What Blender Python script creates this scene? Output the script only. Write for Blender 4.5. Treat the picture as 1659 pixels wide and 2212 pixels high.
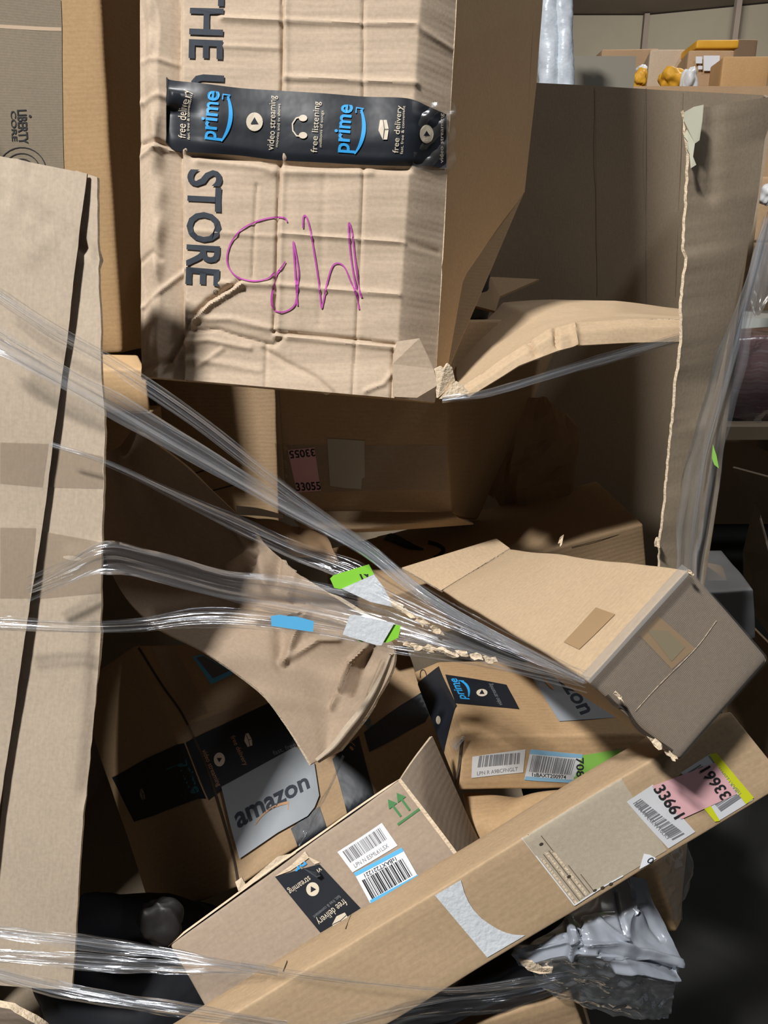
import bpy, math, random
import numpy as np
from mathutils import Vector, noise
random.seed(7)
for o in list(bpy.data.objects): bpy.data.objects.remove(o)
scene = bpy.context.scene

# ------------------------------------------------------------------ camera
FPX, CX, CY = 1600.0, 829.5, 1106.0
PITCH = math.radians(18)
CAM = np.array([0.0, 0.0, 1.2])
RGT = np.array([1.0, 0, 0]); FWD = np.array([0, math.cos(PITCH), -math.sin(PITCH)]); UPV = np.array([0, math.sin(PITCH), math.cos(PITCH)])
cd = bpy.data.cameras.new('camera'); co = bpy.data.objects.new('camera', cd); scene.collection.objects.link(co)
co.location = CAM; co.rotation_euler = (math.pi/2-PITCH, 0, 0)
cd.sensor_fit = 'VERTICAL'; cd.sensor_height = 36.0; cd.lens = FPX/2212*36.0; cd.clip_start = .05
scene.camera = co

# ------------------------------------------------------------------ light
w = bpy.data.worlds.new('world'); scene.world = w; w.use_nodes = True
w.node_tree.nodes['Background'].inputs[0].default_value = (.80, .88, 1, 1)
w.node_tree.nodes['Background'].inputs[1].default_value = .06
def lamp(name, loc, target, power, sx, sy, col):
    l = bpy.data.lights.new(name, 'AREA'); l.shape = 'RECTANGLE'; l.size = sx; l.size_y = sy; l.energy = power; l.color = col
    o = bpy.data.objects.new(name, l); scene.collection.objects.link(o); o.location = loc
    o.rotation_euler = (Vector(target)-Vector(loc)).to_track_quat('-Z', 'Y').to_euler()
lamp('ceiling_lamp_key', (-2.15, -1.75, 4.9), (0, .9, 1.0), 430, .50, .30, (1, .985, .965))
lamp('ceiling_lamp_right', (2.7, .75, 4.9), (.4, 1.3, 1.0), 48, .5, .3, (.93, .96, 1))
lamp('ceiling_lamp_far', (3.2, 5.5, 4.9), (3.2, 7.5, 1.5), 170, .9, .5, (1, .95, .86))
lamp('ceiling_lamp_far_wall', (4.0, 10.5, 4.9), (5.0, 14, 3), 60, .9, .5, (1, .95, .86))
vs = scene.view_settings; vs.view_transform = 'Standard'; vs.look = 'None'; vs.gamma = 1; vs.use_curve_mapping = False; vs.exposure = 0.0

# ------------------------------------------------------------------ helpers
def P(px, py, z): return CAM + RGT*((px-CX)/FPX*z) - UPV*((py-CY)/FPX*z) + FWD*z
def W(px, py, Y):
    d = P(px, py, 1.0)-CAM
    return CAM + d*(Y/d[1])
def proj(v):
    d = np.asarray(v, float)-CAM; z = d@FWD
    return np.stack([d@RGT/z*FPX+CX, -(d@UPV)/z*FPX+CY], -1)
def G2(rows): return np.array([[P(*c) for c in r] for r in rows])
def lerp_grid(c, nr, nc, smooth=False):
    c = np.asarray(c, float)
    def up(a, n):
        m = a.shape[0]; t = np.linspace(0, m-1, n); i = np.clip(np.floor(t).astype(int), 0, m-2); f = (t-i).reshape(-1, *([1]*(a.ndim-1)))
        if not smooth or m < 3: return a[i]*(1-f)+a[i+1]*f
        p0 = np.where((i > 0).reshape(f.shape), a[np.maximum(i-1, 0)], 2*a[i]-a[i+1]); p3 = np.where((i+2 < m).reshape(f.shape), a[np.minimum(i+2, m-1)], 2*a[i+1]-a[i])
        p1, p2 = a[i], a[i+1]
        return .5*(2*p1+(p2-p0)*f+(2*p0-5*p1+4*p2-p3)*f*f+(3*p1-p0-3*p2+p3)*f**3)
    c = up(c, nr); c = np.swapaxes(up(np.swapaxes(c, 0, 1), nc), 0, 1)
    return c
def gnorm(G):
    du = np.gradient(G, axis=1); dv = np.gradient(G, axis=0); n = np.cross(du, dv); n /= np.linalg.norm(n, axis=-1, keepdims=True)+1e-12
    mid = n[n.shape[0]//2, n.shape[1]//2]; g = G[G.shape[0]//2, G.shape[1]//2]
    if mid@(CAM-g) < 0: n = -n
    return n
def fbm(p, s, o=2, seed=0): return noise.fractal(Vector((p[0]*s+seed, p[1]*s-seed, p[2]*s+seed*.5)), 1.0, 2.0, o)
def nfield(G, s, seed=0, o=2):
    out = np.zeros(G.shape[:2])
    for i in range(G.shape[0]):
        for j in range(G.shape[1]): out[i, j] = fbm(G[i, j], s, o, seed)
    return out
def crease(px, segs, wd):
    d = np.full(px.shape[:2], 1e9)
    for (a, b) in zip(segs[:-1], segs[1:]):
        a = np.array(a, float); b = np.array(b, float); ab = b-a
        t = np.clip(((px-a)@ab)/(ab@ab), 0, 1); q = a+t[..., None]*ab
        d = np.minimum(d, np.linalg.norm(px-q, axis=-1))
    return np.exp(-(d/wd)**2)

def crumple(G, f, seed=0, k=7):
    r = np.random.default_rng(seed); out = np.zeros(G.shape[:-1])
    Pn = G+.02*np.stack([np.sin(G[..., 1]*f*3+seed), np.sin(G[..., 2]*f*3), np.sin(G[..., 0]*f*3)], -1)
    for i in range(k):
        d = r.normal(size=3); d /= np.linalg.norm(d); ff = f*r.uniform(.5, 1.9); t = (Pn@d)*ff+r.uniform(0, 9)
        out += (np.abs((t % 2)-1)-.5)/ff*f
    return out/k*2
# --- objects
LOC = {}
def link(o, parent):
    scene.collection.objects.link(o)
    if parent is not None: o.parent = parent
def tag(o, label, cat, group=None):
    o['label'] = label; o['category'] = cat
    if group: o['group'] = group
    return o
def thing(name, label, cat, loc, group=None):
    o = bpy.data.objects.new(name, None); o.empty_display_size = .05; scene.collection.objects.link(o)
    o.location = [float(x) for x in loc]; LOC[o.name] = np.array(loc, float)
    return tag(o, label, cat, group)
def mk(name, V, F, mat, parent=None, uv=None, smooth=True, mats=None, mi=None):
    V = np.asarray(V, float).reshape(-1, 3)
    if parent is None: base = np.array([V[:, 0].mean(), V[:, 1].mean(), V[:, 2].min()]); loc = base
    else: base = LOC[parent.name]; loc = None
    me = bpy.data.meshes.new(name); me.from_pydata((V-base).tolist(), [], [list(map(int, f)) for f in F]); me.update()
    if uv is not None:
        ul = me.uv_layers.new(name='UVMap'); li = np.zeros(len(me.loops), int); me.loops.foreach_get('vertex_index', li)
        ul.data.foreach_set('uv', np.asarray(uv, float).reshape(-1, 2)[li].ravel())
    if smooth: me.polygons.foreach_set('use_smooth', [True]*len(me.polygons))
    me.materials.append(mat)
    if mats:
        for m in mats: me.materials.append(m)
        me.polygons.foreach_set('material_index', mi)
    o = bpy.data.objects.new(name, me); link(o, parent)
    if loc is not None: o.location = [float(x) for x in loc]
    LOC[o.name] = base
    return o
def grid_faces(nr, nc, off=0, flip=False):
    f = []
    for i in range(nr-1):
        for j in range(nc-1):
            a = off+i*nc+j; q = [a, a+1, a+nc+1, a+nc]
            f.append(q[::-1] if flip else q)
    return f
def grid_uv(G):
    du = np.linalg.norm(np.diff(G, axis=1), axis=-1); dv = np.linalg.norm(np.diff(G, axis=0), axis=-1)
    u = np.concatenate([np.zeros((G.shape[0], 1)), np.cumsum(du, 1)], 1); v = np.concatenate([np.zeros((1, G.shape[1])), np.cumsum(dv, 0)], 0)
    return np.stack([u, v], -1)
def shell(name, G, thick, mat, parent=None, edge=None):
    nr, nc = G.shape[:2]
    if thick <= 0: return mk(name, G, grid_faces(nr, nc), mat, parent, grid_uv(G))
    n = gnorm(G); Bk = G-n*thick; V = np.concatenate([G.reshape(-1, 3), Bk.reshape(-1, 3)]); N = nr*nc
    F = grid_faces(nr, nc)+grid_faces(nr, nc, N, True); nf = len(F)
    ring = [j for j in range(nc)]+[i*nc+nc-1 for i in range(1, nr)]+[(nr-1)*nc+j for j in range(nc-2, -1, -1)]+[i*nc for i in range(nr-2, 0, -1)]
    for a, b in zip(ring, ring[1:]+ring[:1]): F.append([a, a+N, b+N, b])
    uv = grid_uv(G).reshape(-1, 2); uv = np.concatenate([uv, uv])
    o = mk(name, V, F, mat, parent, uv, True, [edge] if edge else None, ([0]*nf+[1]*(len(F)-nf)) if edge else None)
    me = o.data
    try: me.set_sharp_from_angle(angle=math.radians(50))
    except Exception: pass
    return o
def scrap(name, x, y, z, s, mat, parent, th=.002, ang=None):
    r = random.Random(int(x*3+y)); a0 = r.uniform(0, 6.28) if ang is None else ang; ca, sa = math.cos(a0), math.sin(a0); pts = []
    for k, a in enumerate(np.linspace(0, 6.28, 12)[:-1]):
        q = (.35+.75*r.random()); u, v = s*1.25*q*math.cos(a), s*.55*q*math.sin(a); pts.append((x+u*ca-v*sa, y+u*sa+v*ca, z+r.uniform(-.0015, .0015)))
    return poly(name, pts, th, mat, parent)
def poly(name, pts, thick, mat, parent=None, raw=False):
    A = np.array(pts if raw else [P(*p) for p in pts]); c = A.mean(0)
    n = np.zeros(3)
    for a, b in zip(A, np.roll(A, -1, 0)): n += np.cross(a-c, b-c)
    n /= np.linalg.norm(n)
    if n@(CAM-c) < 0: n = -n
    m = len(A); V = np.concatenate([A, A-n*thick]); F = [list(range(m)), list(range(2*m-1, m-1, -1))]+[[i, i+m, (i+1) % m+m, (i+1) % m] for i in range(m)]
    t1 = A[1]-A[0]; t1 /= np.linalg.norm(t1); t2 = np.cross(n, t1); uv = np.stack([(V-c)@t1, (V-c)@t2], -1)
    return mk(name, V, F, mat, parent, uv, False)
class Surf:
    def __init__(s, G): s.G = G; s.N = gnorm(G); s.px = proj(G); s.sh = G.shape[:2]
    def samp(s, A, u, v):
        nr, nc = s.sh; x = np.clip(u, 0, 1)*(nc-1); y = np.clip(v, 0, 1)*(nr-1)
        j = min(int(x), nc-2); i = min(int(y), nr-2); fx = x-j; fy = y-i
        if u < 0: fx = u*(nc-1)
        if u > 1: fx = 1+(u-1)*(nc-1)
        if v < 0: fy = v*(nr-1)
        if v > 1: fy = 1+(v-1)*(nr-1)
        return (A[i, j]*(1-fx)+A[i, j+1]*fx)*(1-fy)+(A[i+1, j]*(1-fx)+A[i+1, j+1]*fx)*fy
    def at(s, u, v, off=.0006): return s.samp(s.G, u, v)+s.samp(s.N, u, v)*off
    def uv(s, px, py):
        t = np.array([px, py], float); d = np.linalg.norm(s.px-t, axis=-1); k = np.unravel_index(d.argmin(), d.shape)
        p = np.array([k[1]/(s.sh[1]-1), k[0]/(s.sh[0]-1)]); e = .5/max(s.sh)
        best = (1e9, p)
        for _ in range(14):
            f = proj(s.samp(s.G, *p))-t; m = np.linalg.norm(f)
            if m < best[0]: best = (m, p.copy())
            if m < .05: break
            J = np.stack([(proj(s.samp(s.G, p[0]+e, p[1]))-proj(s.samp(s.G, p[0]-e, p[1])))/(2*e), (proj(s.samp(s.G, p[0], p[1]+e))-proj(s.samp(s.G, p[0], p[1]-e)))/(2*e)], 1)
            try: st = np.linalg.solve(J, -f)
            except Exception: break
            L = np.linalg.norm(st); p = p+st*min(1, .15/(L+1e-9))
        return best[1]
def decal(S, quad, mat, parent, name, off=.0007, n=(8, 8), wob=0):
    q = [S.uv(*c) for c in quad]
    G = np.zeros((n[1], n[0], 3))
    for i in range(n[1]):
        for j in range(n[0]):
            a, b = j/(n[0]-1), i/(n[1]-1); c = (q[0]*(1-a)+q[1]*a)*(1-b)+(q[3]*(1-a)+q[2]*a)*b
            G[i, j] = S.at(c[0], c[1], off)
    uv = np.stack(np.meshgrid(np.linspace(0, 1, n[0]), np.linspace(0, 1, n[1])), -1)
    return mk(name, G, grid_faces(n[1], n[0]), mat, parent, uv)
def dpoly(S, pts, mat, parent, name, off=.0009):
    V = [S.at(*S.uv(*p), off) for p in pts]
    return mk(name, V, [list(range(len(V)))], mat, parent, None, False)
def stroke(S, pts, wpx, mat, parent, name, off=.0009, closed=False):
    pts = np.array(pts, float); V = []; F = []; m = len(pts)
    for i in range(m):
        t = (pts[min(i+1, m-1)]-pts[max(i-1, 0)]); t /= np.linalg.norm(t)+1e-9; nn = np.array([-t[1], t[0]])
        ww = wpx[i] if hasattr(wpx, '__len__') else wpx
        for sgn in (-1, 1): c = pts[i]+nn*sgn*ww/2; V.append(S.at(*S.uv(*c), off))
        if i: F.append([2*i-2, 2*i-1, 2*i+1, 2*i])
    return mk(name, V, F, mat, parent, None, False)
def disc(S, c, rx, ry, ang, mat, parent, name, off=.001, n=20):
    ca, sa = math.cos(math.radians(ang)), math.sin(math.radians(ang))
    return dpoly(S, [(c[0]+rx*math.cos(t)*ca-ry*math.sin(t)*sa, c[1]+rx*math.cos(t)*sa+ry*math.sin(t)*ca) for t in np.linspace(0, 2*math.pi, n, endpoint=False)], mat, parent, name, off)
TX = {}
def text_mesh(s, bold):
    k = (s, bold)
    if k not in TX:
        c = bpy.data.curves.new('tmp', 'FONT'); c.body = s; c.offset = bold; c.resolution_u = 3; c.fill_mode = 'FRONT'
        o = bpy.data.objects.new('tmp', c); scene.collection.objects.link(o); bpy.context.view_layer.update()
        me = o.to_mesh(); V = np.array([v.co[:] for v in me.vertices]); F = [list(p.vertices) for p in me.polygons]; o.to_mesh_clear()
        bpy.data.objects.remove(o); bpy.data.curves.remove(c)
        TX[k] = (V, F)
    return TX[k]
def text(S, s, p0, p1, hv, mat, parent, name='lettering', off=.0011, bold=0.0, y0=None, y1=None):
    """p0,p1 ends of the baseline; hv = vector from the baseline to the cap line"""
    V, F = text_mesh(s, bold); x0, x1 = V[:, 0].min(), V[:, 0].max()
    lo = 0 if y0 is None else y0; hi = .70 if y1 is None else y1
    o = S.uv(*p0); ex = S.uv(*p1)-o; ey = S.uv((p0[0]+p1[0])/2+hv[0], (p0[1]+p1[1])/2+hv[1])-S.uv((p0[0]+p1[0])/2, (p0[1]+p1[1])/2)
    R = [S.at(*(o+ex*((v[0]-x0)/(x1-x0))+ey*((v[1]-lo)/(hi-lo))), off) for v in V]
    return mk(name, R, F, mat, parent, None, False)
def barcode(S, q, mat, parent, n=34, seed=0, off=.0011):
    r = random.Random(seed); q = [S.uv(*c) for c in q]; V = []; F = []; x = 0; ed = []
    while x < 1:
        a = r.choice([.008, .012, .018, .026, .034]); ed.append((x, min(1, x+a))); x += a+r.choice([.008, .012, .02, .028])
    for a, b in ed:
        k = len(V)
        for (t, s) in ((a, 0), (b, 0), (b, 1), (a, 1)):
            c = (q[0]*(1-t)+q[1]*t)*(1-s)+(q[3]*(1-t)+q[2]*t)*s; V.append(S.at(c[0], c[1], off))
        F.append([k, k+1, k+2, k+3])
    return mk('barcode', V, F, mat, parent, None, False)
# --- carton from eight corners
CIDX = {'front': (3, 2, 1, 0), }
def tri(C8, a, b, c):
    TLF, TRF, BRF, BLF, TLB, TRB, BRB, BLB = C8
    f = (TLF*(1-a)+TRF*a)*(1-c)+(BLF*(1-a)+BRF*a)*c; r = (TLB*(1-a)+TRB*a)*(1-c)+(BLB*(1-a)+BRB*a)*c
    return f*(1-b)+r*b
def carton(C8, mat, parent, name='body', rad=.004, amp=.0012, fs=9, seed=0, n=26, post=None):
    C8 = [np.asarray(c, float) for c in C8]
    L = np.array([np.linalg.norm(C8[1]-C8[0]), np.linalg.norm(C8[4]-C8[0]), np.linalg.norm(C8[3]-C8[0])])
    def knots(l):
        r = min(rad/l, .2); k = max(6, min(n, int(l/.010)))
        return np.concatenate([[0, r*.35, r], np.linspace(r, 1-r, k)[1:-1], [1-r, 1-r*.35, 1]])
    K = [knots(l) for l in L]
    def pt(abc):
        q = np.array(abc)*L; inn = np.clip(q, rad, L-rad); d = q-inn; m = np.linalg.norm(d)
        if m > 1e-9: q = inn+d/m*rad
        q = q/L; p = tri(C8, *q)
        if amp: p = p+np.array([fbm(p, fs, 2, seed), fbm(p, fs, 2, seed+31), fbm(p, fs, 2, seed+57)])*amp
        if post is not None: p = post(p)
        return p
    V = []; key = {}; F = []; UV = []; surf = {}
    defs = {'front': (0, 2, 1, 0), 'back': (0, 2, 1, 1), 'left': (1, 2, 0, 0), 'right': (1, 2, 0, 1), 'top': (0, 1, 2, 0), 'bottom': (0, 1, 2, 1)}
    cen = sum(C8)/8
    for fn, (ax, ay, az, val) in defs.items():
        Gd = np.zeros((len(K[ay]), len(K[ax]), 3)); base = len(V)
        for i, v in enumerate(K[ay]):
            for j, u in enumerate(K[ax]):
                a = [0, 0, 0]; a[ax] = u; a[ay] = v; a[az] = val; Gd[i, j] = pt(a)
                V.append(Gd[i, j]); UV.append((u*L[ax], v*L[ay]))
        c = Gd[Gd.shape[0]//2, Gd.shape[1]//2]; nrm = np.cross(Gd[-1, 0]-Gd[0, 0], Gd[0, -1]-Gd[0, 0])
        F += grid_faces(Gd.shape[0], Gd.shape[1], base, (nrm@(c-cen)) > 0)
        surf[fn] = Gd
    # weld seams by position
    VA = np.array(V); mp = {}; idx = np.zeros(len(V), int); keep = []
    for i, v in enumerate(VA):
        k = tuple(np.round(v, 6))
        if k not in mp: mp[k] = len(keep); keep.append(i)
        idx[i] = mp[k]
    me = bpy.data.meshes.new(name); base = LOC[parent.name]
    F2 = [[int(idx[k]) for k in f] for f in F]; ok = [m for m, f in enumerate(F2) if len(set(f)) == 4]
    me.from_pydata((VA[keep]-base).tolist(), [], [F2[m] for m in ok]); ul = me.uv_layers.new(name='UVMap'); k = 0
    uvs = []
    for m in ok: uvs += [UV[q] for q in F[m]]
    ul.data.foreach_set('uv', np.array(uvs).ravel()); me.polygons.foreach_set('use_smooth', [True]*len(me.polygons)); me.materials.append(mat)
    o = bpy.data.objects.new(name, me); link(o, parent); LOC[o.name] = base
    return o, {k: Surf(v) for k, v in surf.items()}

# ------------------------------------------------------------------ materials
def node(nt, t, **kw):
    n = nt.nodes.new(t)
    for k, v in kw.items():
        if hasattr(n, k): setattr(n, k, v)
    return n
def base_mat(name):
    m = bpy.data.materials.new(name); m.use_nodes = True; nt = m.node_tree; b = nt.nodes['Principled BSDF']
    return m, nt, b
def plain(name, rgb, rough=.5, metal=0, spec=.4, var=0, vs_=30, bump=0, bs=200):
    m, nt, b = base_mat(name); b.inputs['Roughness'].default_value = rough; b.inputs['Metallic'].default_value = metal; b.inputs['Specular IOR Level'].default_value = spec
    b.inputs['Base Color'].default_value = (*rgb, 1)
    tc = node(nt, 'ShaderNodeTexCoord')
    n = node(nt, 'ShaderNodeTexNoise'); n.inputs['Scale'].default_value = vs_; n.inputs['Detail'].default_value = 4; nt.links.new(tc.outputs['Object'], n.inputs['Vector'])
    mx = node(nt, 'ShaderNodeMixRGB'); mx.inputs[1].default_value = (*[c*(1-var) for c in rgb], 1); mx.inputs[2].default_value = (*[min(1, c*(1+var)) for c in rgb], 1)
    nt.links.new(n.outputs['Fac'], mx.inputs[0]); nt.links.new(mx.outputs[0], b.inputs['Base Color'])
    if bump:
        n2 = node(nt, 'ShaderNodeTexNoise'); n2.inputs['Scale'].default_value = bs; nt.links.new(tc.outputs['Object'], n2.inputs['Vector'])
        bp = node(nt, 'ShaderNodeBump'); bp.inputs['Strength'].default_value = bump; bp.inputs['Distance'].default_value = .002; nt.links.new(n2.outputs['Fac'], bp.inputs['Height']); nt.links.new(bp.outputs[0], b.inputs['Normal'])
    return m
def card(name, rgb, axis=0, corr=.25, stain=.10, rough=.75):
    m, nt, b = base_mat(name); b.inputs['Roughness'].default_value = rough; b.inputs['Specular IOR Level'].default_value = .25
    uv = node(nt, 'ShaderNodeUVMap'); tc = node(nt, 'ShaderNodeTexCoord')
    n1 = node(nt, 'ShaderNodeTexNoise'); n1.inputs['Scale'].default_value = 9; n1.inputs['Detail'].default_value = 5; nt.links.new(tc.outputs['Object'], n1.inputs['Vector'])
    mp = node(nt, 'ShaderNodeMapping'); mp.inputs['Scale'].default_value = (60, 420, 1) if axis == 0 else (420, 60, 1); nt.links.new(uv.outputs[0], mp.inputs[0])
    n2 = node(nt, 'ShaderNodeTexNoise'); n2.inputs['Scale'].default_value = 1; n2.inputs['Detail'].default_value = 3; nt.links.new(mp.outputs[0], n2.inputs['Vector'])
    n3 = node(nt, 'ShaderNodeTexNoise'); n3.inputs['Scale'].default_value = 260; n3.inputs['Detail'].default_value = 3; nt.links.new(tc.outputs['Object'], n3.inputs['Vector'])
    m1 = node(nt, 'ShaderNodeMixRGB'); m1.inputs[1].default_value = (*[c*(1-stain) for c in rgb], 1); m1.inputs[2].default_value = (*[min(1, c*(1+stain)) for c in rgb], 1); nt.links.new(n1.outputs['Fac'], m1.inputs[0])
    m2 = node(nt, 'ShaderNodeMixRGB'); m2.blend_type = 'OVERLAY'; m2.inputs[0].default_value = .11; nt.links.new(m1.outputs[0], m2.inputs[1]); nt.links.new(n2.outputs['Fac'], m2.inputs[2])
    m3 = node(nt, 'ShaderNodeMixRGB'); m3.blend_type = 'OVERLAY'; m3.inputs[0].default_value = .16; nt.links.new(m2.outputs[0], m3.inputs[1]); nt.links.new(n3.outputs['Fac'], m3.inputs[2])
    nt.links.new(m3.outputs[0], b.inputs['Base Color'])
    wv = node(nt, 'ShaderNodeTexWave'); wv.wave_type = 'BANDS'; wv.bands_direction = 'Y' if axis == 0 else 'X'; wv.inputs['Scale'].default_value = 42; wv.inputs['Distortion'].default_value = 1.2; wv.inputs['Detail'].default_value = 1; wv.inputs['Detail Scale'].default_value = .6
    nt.links.new(uv.outputs[0], wv.inputs['Vector'])
    ad = node(nt, 'ShaderNodeMath'); ad.operation = 'ADD'; ml = node(nt, 'ShaderNodeMath'); ml.operation = 'MULTIPLY'; ml.inputs[1].default_value = corr; nt.links.new(wv.outputs['Fac'], ml.inputs[0])
    m4 = node(nt, 'ShaderNodeMath'); m4.operation = 'MULTIPLY'; m4.inputs[1].default_value = .35; nt.links.new(n3.outputs['Fac'], m4.inputs[0])
    nt.links.new(ml.outputs[0], ad.inputs[0]); nt.links.new(m4.outputs[0], ad.inputs[1])
    bp = node(nt, 'ShaderNodeBump'); bp.inputs['Strength'].default_value = .35; bp.inputs['Distance'].default_value = .0012; nt.links.new(ad.outputs[0], bp.inputs['Height']); nt.links.new(bp.outputs[0], b.inputs['Normal'])
    return m
def film(name, base=.05, streak=.5, haze=.10, rough=.12, tint=(.9, .94, 1), su=6, sv=110):
    m = bpy.data.materials.new(name); m.use_nodes = True; nt = m.node_tree; nt.nodes.clear()
    out = node(nt, 'ShaderNodeOutputMaterial'); tr = node(nt, 'ShaderNodeBsdfTransparent'); tr.inputs[0].default_value = (.97, .975, .98, 1)
    gl = node(nt, 'ShaderNodeBsdfGlossy'); gl.inputs['Roughness'].default_value = rough; gl.inputs[0].default_value = (*tint, 1)
    df = node(nt, 'ShaderNodeBsdfDiffuse'); df.inputs[0].default_value = (.75, .78, .82, 1); tl = node(nt, 'ShaderNodeBsdfTranslucent'); tl.inputs[0].default_value = (.75, .78, .82, 1)
    uv = node(nt, 'ShaderNodeUVMap'); mp = node(nt, 'ShaderNodeMapping'); mp.inputs['Scale'].default_value = (su, sv, 1); nt.links.new(uv.outputs[0], mp.inputs[0])
    n = node(nt, 'ShaderNodeTexNoise'); n.inputs['Scale'].default_value = 1; n.inputs['Detail'].default_value = 4; n.inputs['Distortion'].default_value = .4; nt.links.new(mp.outputs[0], n.inputs['Vector'])
    rp = node(nt, 'ShaderNodeValToRGB'); rp.color_ramp.elements[0].position = .48; rp.color_ramp.elements[0].color = (0, 0, 0, 1); rp.color_ramp.elements[1].position = .72; nt.links.new(n.outputs['Fac'], rp.inputs[0])
    bp = node(nt, 'ShaderNodeBump'); bp.inputs['Strength'].default_value = .6; bp.inputs['Distance'].default_value = .004; nt.links.new(n.outputs['Fac'], bp.inputs['Height'])
    nt.links.new(bp.outputs[0], gl.inputs['Normal'])
    lw = node(nt, 'ShaderNodeFresnel'); lw.inputs['IOR'].default_value = 1.45; nt.links.new(bp.outputs[0], lw.inputs['Normal'])
    a = node(nt, 'ShaderNodeMath'); a.operation = 'MULTIPLY_ADD'; nt.links.new(rp.outputs[0], a.inputs[0]); a.inputs[1].default_value = streak; a.inputs[2].default_value = base
    a2 = node(nt, 'ShaderNodeMath'); a2.operation = 'MULTIPLY_ADD'; a2.use_clamp = True; nt.links.new(lw.outputs[0], a2.inputs[0]); a2.inputs[1].default_value = .35; nt.links.new(a.outputs[0], a2.inputs[2])
    h = node(nt, 'ShaderNodeMath'); h.operation = 'MULTIPLY_ADD'; h.use_clamp = True; nt.links.new(rp.outputs[0], h.inputs[0]); h.inputs[1].default_value = haze*1.6; h.inputs[2].default_value = haze*.4
    dm = node(nt, 'ShaderNodeMixShader'); dm.inputs[0].default_value = .45; nt.links.new(df.outputs[0], dm.inputs[1]); nt.links.new(tl.outputs[0], dm.inputs[2])
    mA = node(nt, 'ShaderNodeMixShader'); nt.links.new(h.outputs[0], mA.inputs[0]); nt.links.new(tr.outputs[0], mA.inputs[1]); nt.links.new(dm.outputs[0], mA.inputs[2])
    mB = node(nt, 'ShaderNodeMixShader'); nt.links.new(a2.outputs[0], mB.inputs[0]); nt.links.new(mA.outputs[0], mB.inputs[1]); nt.links.new(gl.outputs[0], mB.inputs[2])
    nt.links.new(mB.outputs[0], out.inputs[0])
    return m
KR = card('kraft_tan', (.48, .375, .275), 0, .13)
KRV = card('kraft_tan_vertical', (.44, .345, .245), 1, .30)
KG = card('kraft_grey_tan', (.43, .35, .265), 1, .10)
KO = card('kraft_orange', (.39, .255, .135), 0, .22)
KL = card('kraft_pale', (.47, .345, .22), 0, .15, .06)
KB = card('kraft_brown', (.36, .245, .14), 0, .22)
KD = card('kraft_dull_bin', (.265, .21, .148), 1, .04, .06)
KS = card('kraft_sheet_inside', (.32, .24, .17), 1, .10, .08)
KW = card('kraft_worn_shaded', (.23, .18, .135), 0, .2, .16)  # worn board, darkened further for the shade on the leaning carton's end
KE = plain('cardboard_torn_edge', (.62, .50, .36), .9, 0, .1, .25, 120, .8, 300)
SEAM = plain('dark_seam', (.05, .035, .022), .9)
TAPEK = plain('brown_paper_tape', (.33, .22, .12), .45, 0, .4, .06, 20)
def clear(name, rgb, fac, gl=.10, rough=.22):
    m = bpy.data.materials.new(name); m.use_nodes = True; nt = m.node_tree; nt.nodes.clear(); out = node(nt, 'ShaderNodeOutputMaterial')
    tr = node(nt, 'ShaderNodeBsdfTransparent'); df = node(nt, 'ShaderNodeBsdfDiffuse'); df.inputs[0].default_value = (*rgb, 1); g = node(nt, 'ShaderNodeBsdfGlossy'); g.inputs['Roughness'].default_value = rough
    tc = node(nt, 'ShaderNodeTexCoord'); n = node(nt, 'ShaderNodeTexNoise'); n.inputs['Scale'].default_value = 55; n.inputs['Detail'].default_value = 2; nt.links.new(tc.outputs['Object'], n.inputs['Vector'])
    bp = node(nt, 'ShaderNodeBump'); bp.inputs['Strength'].default_value = .35; bp.inputs['Distance'].default_value = .003; nt.links.new(n.outputs['Fac'], bp.inputs['Height']); nt.links.new(bp.outputs[0], g.inputs['Normal'])
    a = node(nt, 'ShaderNodeMixShader'); a.inputs[0].default_value = fac; nt.links.new(tr.outputs[0], a.inputs[1]); nt.links.new(df.outputs[0], a.inputs[2])
    b = node(nt, 'ShaderNodeMixShader'); b.inputs[0].default_value = gl; nt.links.new(a.outputs[0], b.inputs[1]); nt.links.new(g.outputs[0], b.inputs[2]); nt.links.new(b.outputs[0], out.inputs[0])
    return m
TAPEC = clear('clear_packing_tape', (.34, .26, .18), .35, .05, .3); WRAPC = clear('clear_wrap', (.55, .52, .48), .06, .10, .2); EDGEC = clear('clear_edge_tape', (.75, .74, .72), .25, .30, .18)
TAPEB = plain('black_printed_tape', (.013, .016, .022), .40, 0, .45, .25, 25, .25, 45)
INKB = plain('blue_ink', (.03, .33, .72), .4); INKC = plain('cream_ink', (.62, .54, .42), .5); INKN = plain('navy_ink', (.035, .042, .055), .7, 0, .2, .3, 60)
INKK = plain('black_ink', (.02, .02, .022), .7, 0, .2); INKM = plain('magenta_marker', (.42, .06, .33), .6); INKG = plain('green_ink', (.06, .20, .07), .6); INKY = plain('grey_ink', (.17, .17, .18), .7)
INKO = plain('faded_orange_ink', (.45, .24, .12), .6); INKT = plain('teal_ink', (.04, .17, .24), .5)
LBL = plain('label_white', (.74, .76, .80), .55, 0, .3, .03, 40); LBLP = plain('label_pink', (.66, .38, .40), .6, 0, .3, .04, 40); LBLG = plain('label_green', (.24, .62, .05), .5); LBLGD = plain('label_dull_green', (.20, .42, .07), .5)
LBLB = plain('label_blue', (.10, .42, .72), .5); LBLY = plain('label_yellow', (.55, .58, .02), .5); LBLS = plain('label_grey', (.26, .28, .30), .5, 0, .3, .10, 20, .4, 30)
PAPER = plain('label_residue', (.60, .63, .66), .8, 0, .2, .10, 60, .4, 200); GREYPAPER = card('stripped_liner', (.44, .38, .29), 1, .1, .05)
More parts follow.
